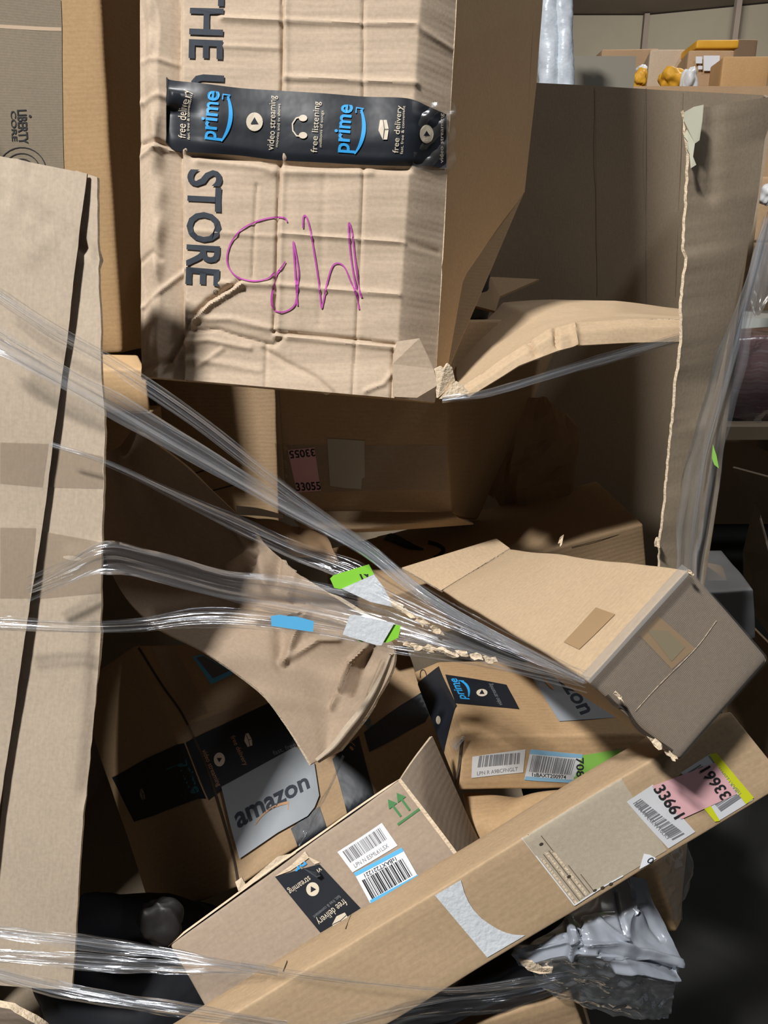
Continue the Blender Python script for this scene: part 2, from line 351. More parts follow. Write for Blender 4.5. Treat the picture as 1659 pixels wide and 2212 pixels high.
FILM = film('stretch_film', .01, .06, .07, .10, (.9, .94, 1), 2.0, 120); FILMB = film('stretch_film_bright', .04, .32, .12, .10, (.92, .95, 1), 4, 110); FILMT = film('stretch_film_rope', .03, .16, .10, .15, (.92, .95, 1), 1.5, 160)
FILMV = film('stretch_film_upright', .03, .22, .24, .12, (.92, .95, 1), 3, 45)
FILMD = film('thin_film', .015, .06, .05, .12)
FOIL = plain('grey_poly_mailer', (.30, .325, .37), .26, .15, .6, .06, 20, .3, 60)
BLACKP = plain('black_poly', (.012, .012, .014), .28, 0, .6, .2, 20, .4, 40); DARKB = plain('dark_navy_bag', (.006, .007, .010), .7, 0, .3, .3, 14, .4, 40)
CONC = plain('dark_floor', (.020, .020, .019), .85, 0, .2, .3, 6, .2, 60); WALLM = plain('painted_block_wall', (.35, .315, .25), .9, 0, .1, .07, 3, .3, 12); CEIL = plain('dark_roof', (.30, .25, .215), .9, 0, .1, .15, 2)
QUILT = plain('silver_blue_bag', (.55, .60, .70), .28, .1, .6, .55, 26, .8, 50); WRAP = plain('plum_wrapped_load', (.10, .055, .055), .25, 0, .6, .3, 16, .7, 40); WOOD = plain('pallet_wood', (.36, .28, .19), .8, 0, .2, .2, 12, .3, 60); GREYT = plain('grey_table', (.42, .43, .40), .6)
WHITEP = plain('white_plastic', (.7, .7, .7), .4); YEL = plain('yellow_pack', (.70, .36, .03), .5, 0, .3, .2, 12); SLATE = plain('grey_bin_board', (.23, .21, .17), .8, 0, .2, .05, 5); PAPERK = plain('crumpled_kraft_paper', (.30, .195, .11), .8, 0, .2, .15, 14)

# ------------------------------------------------------------------ structure
def struct(name, V, F, m):
    o = mk(name, V, F, m, None, None, False); o['kind'] = 'structure'; return o
WY = 14.0
c0 = W(1397, 33, WY); TOPZ = c0[2]; c1 = W(1659, 10, WY*.96); dr = (c1-c0); dr[2] = 0; dr /= np.linalg.norm(dr)
lft = np.array([-9.0, WY, TOPZ]); rgt = c0+dr*11
struct('floor', [(-9, -7, 0), (20, -7, 0), (20, 16, 0), (-9, 16, 0)], [[0, 1, 2, 3]], CONC)
struct('ceiling', [(-9, -7, TOPZ+.02), (20, -7, TOPZ+.02), (20, 16, TOPZ+.02), (-9, 16, TOPZ+.02)], [[3, 2, 1, 0]], CEIL)
def wallq(name, a, b, th=.12):
    a = np.array(a); b = np.array(b); n = np.cross(b-a, [0, 0, 1.]); n /= np.linalg.norm(n); n *= -th
    V = [(a[0], a[1], 0), (b[0], b[1], 0), (b[0], b[1], TOPZ), (a[0], a[1], TOPZ)]; V += [tuple(np.array(v)+n) for v in V]
    struct(name, V, [[0, 1, 2, 3], [7, 6, 5, 4], [0, 4, 5, 1], [1, 5, 6, 2], [2, 6, 7, 3], [3, 7, 4, 0]], WALLM)
wallq('wall_back', lft, c0); wallq('wall_right', c0, rgt)
def boxv(lo, hi): return [(x, y, z) for z in (lo[2], hi[2]) for y in (lo[1], hi[1]) for x in (lo[0], hi[0])], [[0, 2, 3, 1], [4, 5, 7, 6], [0, 1, 5, 4], [2, 6, 7, 3], [0, 4, 6, 2], [1, 3, 7, 5]]
# wall conduit, corner trim and roof beams
v, f = boxv(c0+np.array([-.06, -.10, -5.1]), c0+np.array([.02, -.03, 0])); struct('trim_1', v, f, CEIL)
q = W(1583, 10, WY*.955); v, f = boxv((q[0]-.04, q[1]-.25, 0), (q[0]+.04, q[1]-.15, TOPZ)); struct('trim_2', v, f, CEIL)

# ------------------------------------------------------------------ the torn bin
bin_ = thing('cardboard_bin', 'large corrugated cardboard bin with its front wall torn open around the heap', 'bin', P(500, 2600, 1.0)*np.array([1, 1, 0])+np.array([0, 0, .02]))
def edge_grid(L, R, n=60, m=8, zt=None, jag=0, seed=0, jr=0):
    """grid between two pixel polylines [(x,y,z)...] given top to bottom"""
    r = random.Random(seed)
    def res(Q):
        Q = np.array(Q, float); t = np.linspace(0, 1, n); k = (Q[:, 1]-Q[0, 1])/(Q[-1, 1]-Q[0, 1])
        return np.stack([np.interp(t, k, Q[:, i]) for i in range(3)], 1)
    A, B = res(L), res(R)
    ja = jb = 0
    for i in range(n):
        ja = .72*ja+r.uniform(-jag, jag)+(r.uniform(-4, 4) if jag > 1 and r.random() < .05 else 0); jb = .6*jb+r.uniform(-jr, jr)
        A[i, 0] += ja; B[i, 0] += jb
    return np.array([[P(*(A[i]*(1-j/(m-1))+B[i]*j/(m-1))) for j in range(m)] for i in range(n)])
# left remnant, inner sheet (right of the seam)
Ginn = edge_grid([(160, 366, .725), (150, 600, .735), (100, 1000, .755), (55, 1350, .77), (15, 1600, .78), (-30, 2130, .80)],
                 [(207, 381, .722), (210, 560, .73), (224, 930, .745), (216, 1320, .765), (196, 1570, .775), (183, 1700, .78), (155, 2140, .80)], 90, 24, jr=1.2, seed=3)
px = proj(Ginn); nn = gnorm(Ginn)
h = nfield(Ginn, 7, 3)*.002-.002+crease(px, [(150, 510), (208, 555)], 6)*-.004+crease(px, [(140, 1210), (222, 1190)], 9)*.004+crease(px, [(205, 1370), (196, 1570), (180, 1720)], 14)*-.005
Ginn = Ginn+nn*h[..., None]; shell('torn_panel', Ginn, .004, KG, bin_, KE); SIN = Surf(Ginn)
Gout = edge_grid([(-620, 215, .705), (-620, 2130, .782)], [(187, 374, .720), (178, 450, .7225), (150, 700, .7345), (95, 1100, .7535), (60, 1350, .7655), (22, 1600, .7755), (0, 1740, .779), (-50, 2130, .794)], 90, 50, jr=.6, seed=5)
px = proj(Gout); nn = gnorm(Gout)
h = nfield(Gout, 6, 9)*.003
for seg, wd, am in [([(0, 415), (110, 480), (165, 530)], 4, -.0035), ([(40, 345), (30, 470)], 5, .003), ([(60, 560), (120, 500)], 6, .003), ([(70, 400), (60, 560)], 10, .002)]: h = h+crease(px, seg, wd)*am
Gout = Gout+nn*h[..., None]; shell('front_panel', Gout, .0022, KG, bin_, SEAM); SOUT = Surf(Gout)
for q in ([(0, 955), (105, 958), (92, 1052), (0, 1044)], [(0, 1139), (78, 1140), (64, 1292), (0, 1292)]): decal(SOUT, q, TAPEC, bin_, 'packing_tape', .0006)
for q in ([(112, 962), (222, 985), (222, 1055), (100, 1052)], [(86, 1146), (220, 1170), (218, 1280), (70, 1294)]): decal(SIN, q, TAPEC, bin_, 'packing_tape', .0009, (14, 8))
# right remnant: torn strip of the front wall
Gp = edge_grid([(1480, 236, .82), (1493, 330, .83), (1487, 450, .845), (1478, 560, .855), (1475, 700, .87), (1467, 800, .885), (1456, 900, .90), (1446, 1020, .92), (1440, 1050, .925), (1432, 1130, .935), (1428, 1210, .95), (1424, 1320, .97), (1418, 1560, 1.0)],
               [(1690, 205, 0.865), (1655, 300, 0.875), (1640, 420, 0.885), (1628, 490, 0.895), (1600, 600, 0.905), (1578, 700, 0.915), (1550, 820, 0.930), (1523, 920, 0.925), (1512, 1020, 0.945), (1506, 1200, 0.975), (1500, 1560, 1.025)], 150, 26, jag=1.6, seed=8)
px = proj(Gp); nn = gnorm(Gp); h = nfield(Gp, 5, 2)*.005-np.clip((1512-px[..., 0]-.0*px[..., 1])/40, 0, 1)*.0
h = h+crease(px, [(1545, 215), (1540, 420)], 16)*-.003
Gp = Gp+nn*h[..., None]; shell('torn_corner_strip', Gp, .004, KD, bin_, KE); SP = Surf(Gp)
for (x, y, z, s) in [(1421, 1173, .932, 11)]:
    scrap('torn_scrap', x, y, z-.003, s*1.1, KE, bin_, .002, 1.4)
poly('peeled_edge', [(1479, 242, .812), (1498, 231, .812), (1520, 226, .814), (1517, 262, .816), (1511, 303, .82), (1501, 310, .82), (1497, 338, .822), (1504, 356, .824), (1493, 363, .824), (1490, 334, .822), (1484, 322, .82), (1486, 306, .82), (1479, 296, .82), (1484, 280, .818), (1478, 262, .814)], .0015, plain('peeled_liner', (.50, .49, .38), .85), bin_)
# back, side and bottom walls
bk0 = W(1165, 180, 1.66); bk1 = W(1640, 205, 1.78); dx = bk1-bk0
bl = bk0-dx*1.9; br = bk1+dx*.02
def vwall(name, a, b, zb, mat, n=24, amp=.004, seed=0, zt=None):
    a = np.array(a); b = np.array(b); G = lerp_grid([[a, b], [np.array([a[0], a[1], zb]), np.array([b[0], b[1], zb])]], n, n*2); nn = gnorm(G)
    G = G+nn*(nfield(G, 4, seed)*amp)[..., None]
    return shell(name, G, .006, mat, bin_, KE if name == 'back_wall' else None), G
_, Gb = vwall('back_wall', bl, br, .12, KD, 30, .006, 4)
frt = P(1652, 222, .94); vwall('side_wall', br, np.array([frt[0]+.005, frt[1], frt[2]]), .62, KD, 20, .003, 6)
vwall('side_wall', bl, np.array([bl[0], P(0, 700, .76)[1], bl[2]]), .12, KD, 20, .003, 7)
v, f = boxv((bl[0], .45, .10), (.30, 1.85, .125)); mk('bin_bottom', v, f, KD, bin_, [(a[0], a[1]) for a in v], False)
# vertical score lines on the back wall
SBK = Surf(Gb)
for a, b in [((1395, 190), (1395, 680)), ((1285, 190), (1290, 640)), ((1475, 200), (1458, 640))]: stroke(SBK, [a, ((a[0]+b[0])/2, (a[1]+b[1])/2), b], 1.2, plain('bin_score', (.20, .16, .115), .9), bin_, 'score_line', .001)
# low front wall fragment in the lower left corner
Gf = edge_grid([(-60, 2165, .62), (-60, 2320, .64)], [(20, 2180, .615), (60, 2203, .615), (95, 2222, .62), (150, 2320, .64)], 20, 12, jr=3, seed=2)
shell('lower_front_panel', Gf, .006, KW, bin_, KE)

# ------------------------------------------------------------------ cartons
def lbl(S, q, mat, parent, n=(8, 6), off=.0008, name='label'): return decal(S, q, mat, parent, name, off, n)
def ext(C4, vec): return list(C4)+[c+vec for c in C4]
def prime_tape_icons(): pass
def play(S, c, rx, ry, ang, parent, tri_ang, mat=None):
    disc(S, c, rx, ry, 0, mat or INKC, parent, 'play_icon', .0012)
    a = math.radians(tri_ang); r = rx*.55
    dpoly(S, [(c[0]+r*math.cos(a+k*2.094), c[1]+r*math.sin(a+k*2.094)) for k in range(3)], TAPEB, parent, 'play_triangle', .0015)
def parcel_icon(S, c, ax, ay, parent, mat=None):
    ax = np.array(ax, float); ay = np.array(ay, float); c = np.array(c, float)
    dpoly(S, [c-ax, c-ax*.1-ay*.55, c+ax*.9-ay*.35, c+ax*.9+ay*.5, c+ax*.0+ay*.75, c-ax+ay*.55][::1], mat or INKC, parent, 'parcel_icon', .0012)
    stroke(S, [c-ax*.95+ay*.05, c+ax*.0+ay*.2, c+ax*.9+ay*.05], 1.3, TAPEB, parent, 'parcel_icon_line', .0015)
    stroke(S, [c+ay*.2, c+ay*.72], 1.3, TAPEB, parent, 'parcel_icon_line', .0015)
def arc_pts(p0, p1, bulge, n=14):
    p0 = np.array(p0, float); p1 = np.array(p1, float); d = p1-p0; nn = np.array([-d[1], d[0]])
    return [p0+d*t+nn*bulge*4*t*(1-t) for t in np.linspace(0, 1, n)]
def smile(S, p0, p1, bulge, wmax, mat, parent, hook):
    pts = arc_pts(p0, p1, bulge, 16); wd = [wmax*(.25+1.0*math.sin(math.pi*min(1, .12+.8*t))) for t in np.linspace(0, 1, 16)]
    stroke(S, pts, wd, mat, parent, 'smile_arrow', .0012)
    stroke(S, hook, wmax*.7, mat, parent, 'smile_arrow_head', .0013)

# ---- big carton with printed lettering, upper middle
boxB = thing('cardboard_box', 'big crushed tan carton printed STORE, with magenta marker writing and black tape', 'box', P(620, 840, .9))
NRB, NCB = 430, 210
G0 = lerp_grid(G2([[(286, -900, .766), (1038, -900, .764)], [(296, 812, .868), (944, 868, .872)]]), NRB, NCB)  # unseen top stretched far upward so its shadow darkens the bin's back wall
px = proj(G0); nn = gnorm(G0); X, Y = px[..., 0], px[..., 1]
sst = lambda a, b, x: (lambda t: t*t*(3-2*t))(np.clip((x-a)/(b-a), 0, 1))
xl = 388+np.clip(Y, 0, 720)*.013; xr = 908-np.clip(Y, -300, 760)*.066
h = nfield(G0, 8, 1)*.0035
rdg = 336+8*np.sin(Y/90.)+4*np.sin(Y/31.); lf = sst(0, 1, (xl+5-X)/10); h = h-lf*.011+np.clip((xl-X)/(xl-rdg), 0, 1)*.011-np.clip((rdg-X)/40, 0, 1)**1.3*.016
h = h-np.clip((X-xr)/70, 0, 1.3)**1.1*.030
wob = 1+.5*np.sin(Y/37.)+.4*np.sin(Y/13.+1)
h = h+crease(px, [(318, -330), (320, 180), (345, 420), (338, 600), (315, 760)], 12)*.004*wob
h = h-crease(px, [(xlv, y) for xlv, y in [(388, -330), (390, 170), (392, 340), (397, 715)]], 4)*.002
h = h-crease(px, [(612, -330), (610, 150), (604, 350), (598, 560), (592, 715)], 4)*.0045
h = h+crease(px, [(619, -330), (617, 150), (612, 350), (606, 560), (600, 715)], 7)*.0016
h = h-crease(px, [(415, 333), (600, 353), (760, 362), (880, 362)], 9)*.006+crease(px, [(430, 347), (560, 357), (590, 372)], 9)*.003+crease(px, [(620, 372), (800, 372)], 9)*.003
for seg, wd, am in [([(480, 40), (600, 46), (900, 52)], 6, .0028), ([(615, 168), (900, 180)], 7, .0035), ([(480, 100), (600, 104)], 5, .0014), ([(601, 506), (700, 512), (874, 524)], 5, .0026), ([(420, 500), (590, 512)], 6, .0014), ([(475, 613), (600, 616), (861, 637)], 6, .0030),
                    ([(592, 717), (720, 728), (853, 744)], 4, -.0045), ([(596, 726), (720, 738), (850, 752)], 6, .003), ([(785, 0), (785, 400), (774, 640), (762, 860)], 4, -.0024), ([(700, 380), (690, 700)], 8, -.001), ([(555, 400), (545, 600)], 4, -.0018),
                    ([(515, 610), (450, 650), (412, 690), (400, 720), (365, 780)], 5, -.005), ([(522, 618), (455, 660), (420, 695), (405, 735), (378, 782)], 6, .005), ([(300, 800), (365, 780)], 8, -.004), ([(410, 690), (500, 690), (590, 712)], 7, .003),
                    ([(405, 715), (470, 712), (520, 728), (575, 742), (592, 745), (615, 725)], 5, -.003), ([(400, 740), (450, 735), (540, 752)], 6, .0028), ([(570, 755), (620, 785), (680, 815), (720, 850)], 6, -.003), ([(575, 745), (575, 850)], 4, -.002), ([(430, 790), (480, 755)], 5, .002),
                    ([(360, 790), (420, 775), (560, 800)], 8, .0022), ([(850, 752), (846, 860)], 4, -.003), ([(852, 800), (828, 830), (790, 845)], 5, .003), ([(300, 660), (345, 630), (400, 580)], 5, .003), ([(298, 330), (345, 318), (400, 325)], 6, .004), ([(300, 300), (340, 306), (395, 318)], 6, -.005),
                    ([(296, 210), (340, 205), (390, 215)], 7, .003), ([(300, 560), (330, 545), (345, 560)], 6, -.003), ([(300, 120), (380, 135)], 6, .002), ([(905, 60), (985, 75)], 7, .0018), ([(895, 250), (975, 260)], 8, .002), ([(870, 520), (950, 530)], 7, -.0015), ([(640, 380), (640, 700)], 18, .001)]:
    h = h+crease(px, seg, wd)*am
h = h+sst(770, 860, Y)*.008*(1-np.clip((X-xr)/40, 0, 1))
# soft horizontal flute ripple
fl = np.sin(Y/2.6+np.sin(X/60.)*2)*.00007+np.sin(Y/9.+X/140.)*.00022; h = h+fl*(X > xl-5)
G0 = G0+nn*h[..., None]
shell('front_panel', G0, .006, KR, boxB, KE); SB = Surf(G0)
A0, A1, A2 = G0[0, -1], G0[-1, -1], P(1172, 0, 1.16); npl = np.cross(A1-A0, A2-A0); npl /= np.linalg.norm(npl)
def onpl(x, y):
    d = P(x, y, 1.0)-CAM; return CAM+d*(((A0-CAM)@npl)/(d@npl))
rb = [(1206, -900), (1186, -330), (1172, 0), (1160, 180), (1133, 415), (1062, 512), (1000, 600), (985, 690), (968, 790), (958, 846)]
rows = []
for i, t in enumerate(np.linspace(0, 1, 90)):
    yv = -900+t*(846+900); e = G0[min(NRB-1, int(t*(NRB-1)*.985)), -1]; xe = np.interp(yv, [r[1] for r in rb], [r[0] for r in rb]); R_ = onpl(xe, yv)
    rows.append([e*(1-s)+R_*s for s in np.linspace(0, 1, 20)])
Gs = np.array(rows); ps = proj(Gs); ns = gnorm(Gs); Gs = Gs+ns*(nfield(Gs, 5, 5)*.0015+crease(ps, [(945, 572), (1005, 577)], 4)*-.002)[..., None]
shell('side_panel', Gs, .005, card('kraft_side', (.45, .30, .165), 1, 0, .05), boxB, KE)
# closing panels behind (left side, back, sloping bottom)
rB = [onpl(1204, -900), onpl(1132, 415)]; lB = rB[0]-(G0[0, -1]-G0[0, 0])*1.05; lB2 = rB[1]-(G0[-1, -1]-G0[-1, 0])*1.05
shell('left_panel', lerp_grid([[lB, G0[0, 0]], [lB2, G0[-1, 0]]], 12, 8)+np.array([.006, .006, 0]), .004, KO, boxB)
shell('back_panel', lerp_grid([[lB, rB[0]], [lB2, rB[1]]], 12, 8), .004, KO, boxB)
shell('bottom_panel', lerp_grid([[lB2, rB[1]], [G0[-1, 0]+[0, .006, 0], G0[-1, -1]+[0, .006, 0]]], 12, 8), .004, KO, boxB)
# torn lower right corner
for k, pts in enumerate([[(858, 742, .862), (905, 735, .86), (922, 770, .866), (935, 800, .872), (945, 835, .874), (900, 862, .872), (850, 860, .868), (848, 790, .864)],
                         [(940, 800, .872), (952, 794, .872), (958, 801, .873), (966, 788, .875), (975, 797, .878), (982, 828, .884), (968, 842, .882), (945, 862, .874)], [(968, 842, .876), (984, 826, .878), (1000, 838, .882), (1012, 852, .882), (985, 862, .878), (948, 864, .874)]]):
    G = [P(*p) for p in pts]; poly('torn_corner', [g-FWD*.010 for g in G], .004, KR if k == 0 else KE, boxB, True)
# print and writing
text(SB, 'THE', (415, -44), (410, 127), (70, 0), INKN, boxB, bold=.02, off=.0015)
text(SB, 'U', (414, 160), (414, 222), (70, 4), INKN, boxB, bold=.02, off=.0015)
text(SB, 'STORE', (409, 366), (404, 614), (70, 4), INKN, boxB, bold=.02, off=.0015)
stroke(SB, [(466+4.5*math.cos(a), 631+4.5*math.sin(a)) for a in np.linspace(0, 6.4, 12)], 1.2, INKN, boxB, 'registered_mark')
cv = lambda L: [(280+x*.434, 400+y*.434) for x, y in L]
def smooth2(L, n=8):
    L = np.array(L, float)[:, None, :]; return [tuple(p[0]) for p in lerp_grid(np.repeat(L, 2, 1), (len(L)-1)*n+1, 2, True)]
for L in ([(785, 185), (770, 165), (720, 162), (640, 180), (560, 220), (510, 280), (487, 345), (490, 400), (520, 445), (570, 472), (630, 480), (690, 465), (720, 435)],
          [(775, 380), (735, 450), (712, 520), (705, 580), (715, 615), (745, 632), (780, 628), (815, 605), (830, 570), (838, 480), (840, 420), (815, 280), (822, 400), (830, 520), (835, 600)],
          [(862, 215), (865, 160), (880, 160), (900, 230), (925, 380), (945, 520), (955, 610), (965, 580), (985, 480), (1010, 405), (1040, 390), (1070, 410), (1100, 480), (1125, 540), (1145, 620), (1120, 480), (1100, 350), (1090, 220), (1095, 190), (1110, 260), (1125, 400), (1140, 500), (1157, 560)]):
    stroke(SB, smooth2(cv(L), 5), 3.4, INKM, boxB, 'marker_writing', .0014)
# black printed tape: its own gently kinked band
tp = [(358, 170, 315), (395, 180, 320), (440, 186, 326), (520, 192, 335), (600, 197, 345), (700, 203, 350), (790, 210, 355), (880, 214, 357), (925, 232, 360), (962, 248, 363)]
rowsT = []
for f in np.linspace(0, 1, 14): rowsT.append([SB.at(*SB.uv(x, a+(b-a)*f), .0018+np.interp(x, [358, 395, 440, 520], [.003, .011, .005, 0])+.004*math.sin(math.pi*f)*min(1, max(.15, (x-380)/120))*(x < 900)) for x, a, b in tp])
Gt = lerp_grid(np.array(rowsT), 28, 90, True); tb = shell('black_tape', Gt, .0003, TAPEB, boxB); ST = Surf(Gt)
text(ST, 'free delivery', (402, 300), (410, 196), (-19, -2), INKC, tb, y1=.72)
text(ST, 'fast, free & convenient', (411, 303), (415, 206), (-6, -1), INKC, tb, y1=.72)
def prime(S, p0, p1, hv, mat, par, sm): text(S, 'prime', p0, p1, hv, mat, par, bold=.018, y1=.72); smile(S, *sm, mat, par, sm_hook)
def prime_t(S, x, y0, y1, par, mat=INKB):
    text(S, 'prime', (x+26, y0), (x+34, y1), (-37, -3), mat, par, bold=.02, y0=0, y1=.74)
    pts = arc_pts((x+38, y0+2), (x+52, y1+10), .13, 16); pts = [(a, b) for a, b in pts]
    stroke(S, pts, [2+7*math.sin(math.pi*min(1, .05+.85*t)) for t in np.linspace(0, 1, 16)], mat, par, 'smile_arrow', .0012)
    stroke(S, [(x+41, y1+17), (x+42, y1+6), (x+57, y1+8), (x+51, y1+18)], 3.2, mat, par, 'smile_arrow_head', .0013)
prime_t(ST, 440, 304, 199, tb); prime_t(ST, 728, 331, 228, tb)
play(ST, (550, 264), 18, 20, 0, tb, -90)
text(ST, 'video streaming', (590, 325), (596, 208), (-15, -1), INKC, tb, y1=.72); text(ST, 'movies and tv shows', (600, 318), (606, 225), (-6, 0), INKC, tb)
stroke(ST, [(652, 253), (640, 256), (632, 268), (633, 283), (641, 294), (652, 295)], 3, INKC, tb, 'headphone_icon', .0012)
for c in ((655, 256), (655, 293)): disc(ST, c, 9, 7, 0, INKC, tb, 'headphone_cup', .0013)
text(ST, 'free listening', (685, 330), (691, 221), (-14, -1), INKC, tb, y1=.72); text(ST, 'millions of songs', (695, 318), (699, 240), (-6, 0), INKC, tb)
parcel_icon(ST, (827, 280), (0, -22), (17, 0), tb)
text(ST, 'free delivery', (860, 331), (868, 230), (-13, -1), INKC, tb, y1=.72); text(ST, 'fast, free & convenient', (870, 333), (875, 230), (-6, 0), INKC, tb)
play(ST, (920, 290), 15, 20, 0, tb, -90)
text(ST, 'video streaming', (956, 352), (956, 246), (-8, 0), INKC, tb, y1=.72)
cl = np.array([[SB.at(*SB.uv(x, y), .0022+.0015*math.sin(i*2+j)) for j, x in enumerate(np.linspace(890, 981, 12))] for i, y in enumerate(np.linspace(222, 366, 10))]); shell('clear_tape_end', lerp_grid(cl, 30, 30, True), 0, WRAPC, tb)

# ---- carton at upper left
boxC = thing('cardboard_box', 'brown carton printed LIBERTY standing upright in the upper left corner', 'box', P(80, 780, 1.1))
C4 = [P(-120, -150, .99), P(206, -150, .99), P(262, 760, 1.09), P(-80, 790, 1.09)]
oC, SC = carton(ext(C4, np.array([.07, .32, 0.0])), card('kraft_amber_shaded', (.35, .225, .11), 0, .15), boxC, amp=.003, fs=6, seed=3, rad=.006)  # amber board colour lowered to stand in for shade on this carton
tC = decal(SC['front'], [(-60, -20), (132, 0), (137, 345), (140, 700)][:2]+[(146, 720), (-60, 740)], card('kraft_grey_liner_shaded', (.185, .15, .105), 0, .15), boxC, 'printed_panel', .0009, (14, 40))  # grey liner colour lowered as well, shade painted into the front
for q in ([(-60, 52), (133, 60), (134, 68), (-60, 60)],): decal(SC['front'], q, TAPEK, boxC, 'paper_crease', .0012)
text(SC['front'], 'LIBERTY', (38, 238), (42, 312), (20, -1), INKK, boxC, bold=.02, off=.0016); text(SC['front'], 'CORE', (24, 240), (27, 306), (11, 0), INKK, boxC, bold=.02, off=.0016)
disc(SC['front'], (66, 252), 3, 3, 0, INKK, boxC, 'printed_mark', .0016)
for r in (28, 40, 53): stroke(SC['front'], [(48+r*math.cos(a), 372+r*math.sin(a)) for a in np.linspace(-2.9, -.2, 14)], 2.0, INKK, boxC, 'printed_arc', .0016)

# ---- small carton glowing below it
boxD = thing('cardboard_box', 'small light orange carton wedged below the LIBERTY carton', 'box', P(240, 900, 1.2))
carton(ext([P(-60, 790, .99), P(316, 797, .99), P(324, 892, 1.01), P(-60, 890, 1.01)], P(298, 766, 1.07)-P(316, 797, .99)), card('kraft_light_orange', (.56, .375, .20), 0, .1), boxD, amp=.0015, seed=5)

boxX = thing('cardboard_box', 'dark brown carton under the small light orange carton', 'box', P(200, 1100, 1.14))
carton(ext([P(-150, 905, 1.12), P(300, 905, 1.12), P(310, 1100, 1.15), P(-150, 1100, 1.15)], np.array([0, .12, 0])), KB, boxX, amp=.002, seed=41)
# ---- dark carton behind the film
boxE = thing('cardboard_box', 'plain brown carton in shadow left of the 33055 carton', 'box', P(460, 1130, 1.3))
C4 = [P(333, 790, 1.33), P(592, 790, 1.33), P(604, 1130, 1.42), P(345, 1130, 1.42)]
oE, SE = carton(ext(C4, np.array([.01, .07, 0])), KB, boxE, amp=.002, seed=6)
for a, b in [((415, 1024), (455, 1012)), ((458, 1060), (510, 1046))]: stroke(SE['front'], [a, b], 3, SEAM, boxE, 'score_line')
# ---- 33055 carton
boxF = thing('cardboard_box', 'brown taped carton with pink 33055 label under the STORE carton', 'box', P(800, 1120, 1.2))
TLF, TRF, BRF, BLF = P(588, 690, 1.03), P(966, 690, 1.03), P(976, 1106, 1.12), P(620, 1108, 1.12)
TRB, BRB = P(1235, 690, 1.34), P(1030, 1122, 1.30)
oF, SF = carton([TLF, TRF, BRF, BLF, TLF+(TRB-TRF)*.95+[-.05, 0, 0], TRB, BRB, BLF+(BRB-BRF)+[0, .05, 0]], KB, boxF, amp=.003, fs=7, seed=8)
q = [(622, 972), (679, 966), (694, 1060), (642, 1064)]; lp = lbl(SF['front'], q, LBLP, boxF)
text(SF['front'], '33055', (641, 1060), (694, 1057), (-3, -17), INKK, lp, bold=.02); text(SF['front'], '33055', (679, 969), (624, 974), (3, 16), INKK, lp, bold=.02)
dpoly(SF['front'], [(707, 947), (748, 949), (787, 952), (788, 1030), (782, 1034), (780, 1056), (745, 1054), (713, 1049)], plain('grey_label_patch', (.38, .35, .28), .6, 0, .3, .05, 30), boxF, 'worn_label')
decal(SF['front'], [(598, 958), (965, 962), (966, 1060), (615, 1066)], TAPEC, boxF, 'clear_tape', .0006, (16, 8))
Gfl = lerp_grid(G2([[(628, 1106, 1.118), (750, 1104, 1.112), (880, 1106, 1.112), (976, 1106, 1.118)], [(640, 1128, 1.10), (760, 1138, 1.09), (890, 1128, 1.09), (990, 1118, 1.11)], [(650, 1142, 1.10), (770, 1150, 1.10), (900, 1142, 1.10), (1024, 1133, 1.13)]]), 10, 30, True)
shell('bottom_flap', Gfl, .004, KB, boxF, KE)
# white paper strip and scraps beneath the dark cartons
Gw = lerp_grid(G2([[(510, 1092, 1.10), (560, 1098, 1.08), (612, 1112, 1.08)], [(512, 1112, 1.09), (560, 1114, 1.07), (612, 1120, 1.075)]]), 8, 20, True)
tag(shell('paper_strip', Gw, .0006, plain('pale_paper', (.50, .46, .40), .7), None), 'pale curled paper strip lying below the dark brown carton', 'paper')
Gs1 = lerp_grid(G2([[(505, 1112, 1.12), (560, 1120, 1.08), (640, 1135, 1.10), (700, 1150, 1.12)], [(540, 1150, 1.08), (600, 1160, 1.05), (660, 1175, 1.05), (720, 1190, 1.08)], [(590, 1190, 1.08), (640, 1200, 1.06), (700, 1210, 1.07), (740, 1225, 1.1)]]), 24, 36, True)
Gs1 = Gs1+gnorm(Gs1)*(nfield(Gs1, 22, 4)*.008)[..., None]; tag(shell('kraft_paper', Gs1, .0006, PAPERK, None), 'dark crumpled kraft paper tucked below the 33055 carton', 'paper')

# ---- carton with the printed swoosh
boxH = thing('cardboard_box', 'flat brown carton with black curved arrow print behind the leaning carton', 'box', P(1100, 1260, 1.25))
TRF, TRB = P(1389, 1130, 1.18), P(1290, 1038, 1.38); TLF, TLB = P(800, 1300, 1.10), P(690, 1190, 1.28); dn = P(1397, 1240, 1.215)-TRF
oH, SH = carton([TLF, TRF, TRF+dn, TLF+dn, TLB, TRB, TRB+dn, TLB+dn], KB, boxH, amp=.002, seed=9)
stroke(SH['top'], smooth2([(815, 1152), (850, 1164), (885, 1180), (915, 1188)], 4), [15, 17, 19, 20, 20, 19, 18, 17, 15, 12, 9, 7, 4][:13], INKK, boxH, 'curved_arrow_print')
stroke(SH['top'], smooth2([(925, 1172), (945, 1178), (958, 1188), (950, 1200), (938, 1206)], 4), 9, INKK, boxH, 'curved_arrow_head')
stroke(SH['front'], [(1389, 1140), (1300, 1165), (1234, 1182)], 1.5, SEAM, boxH, 'score_line')

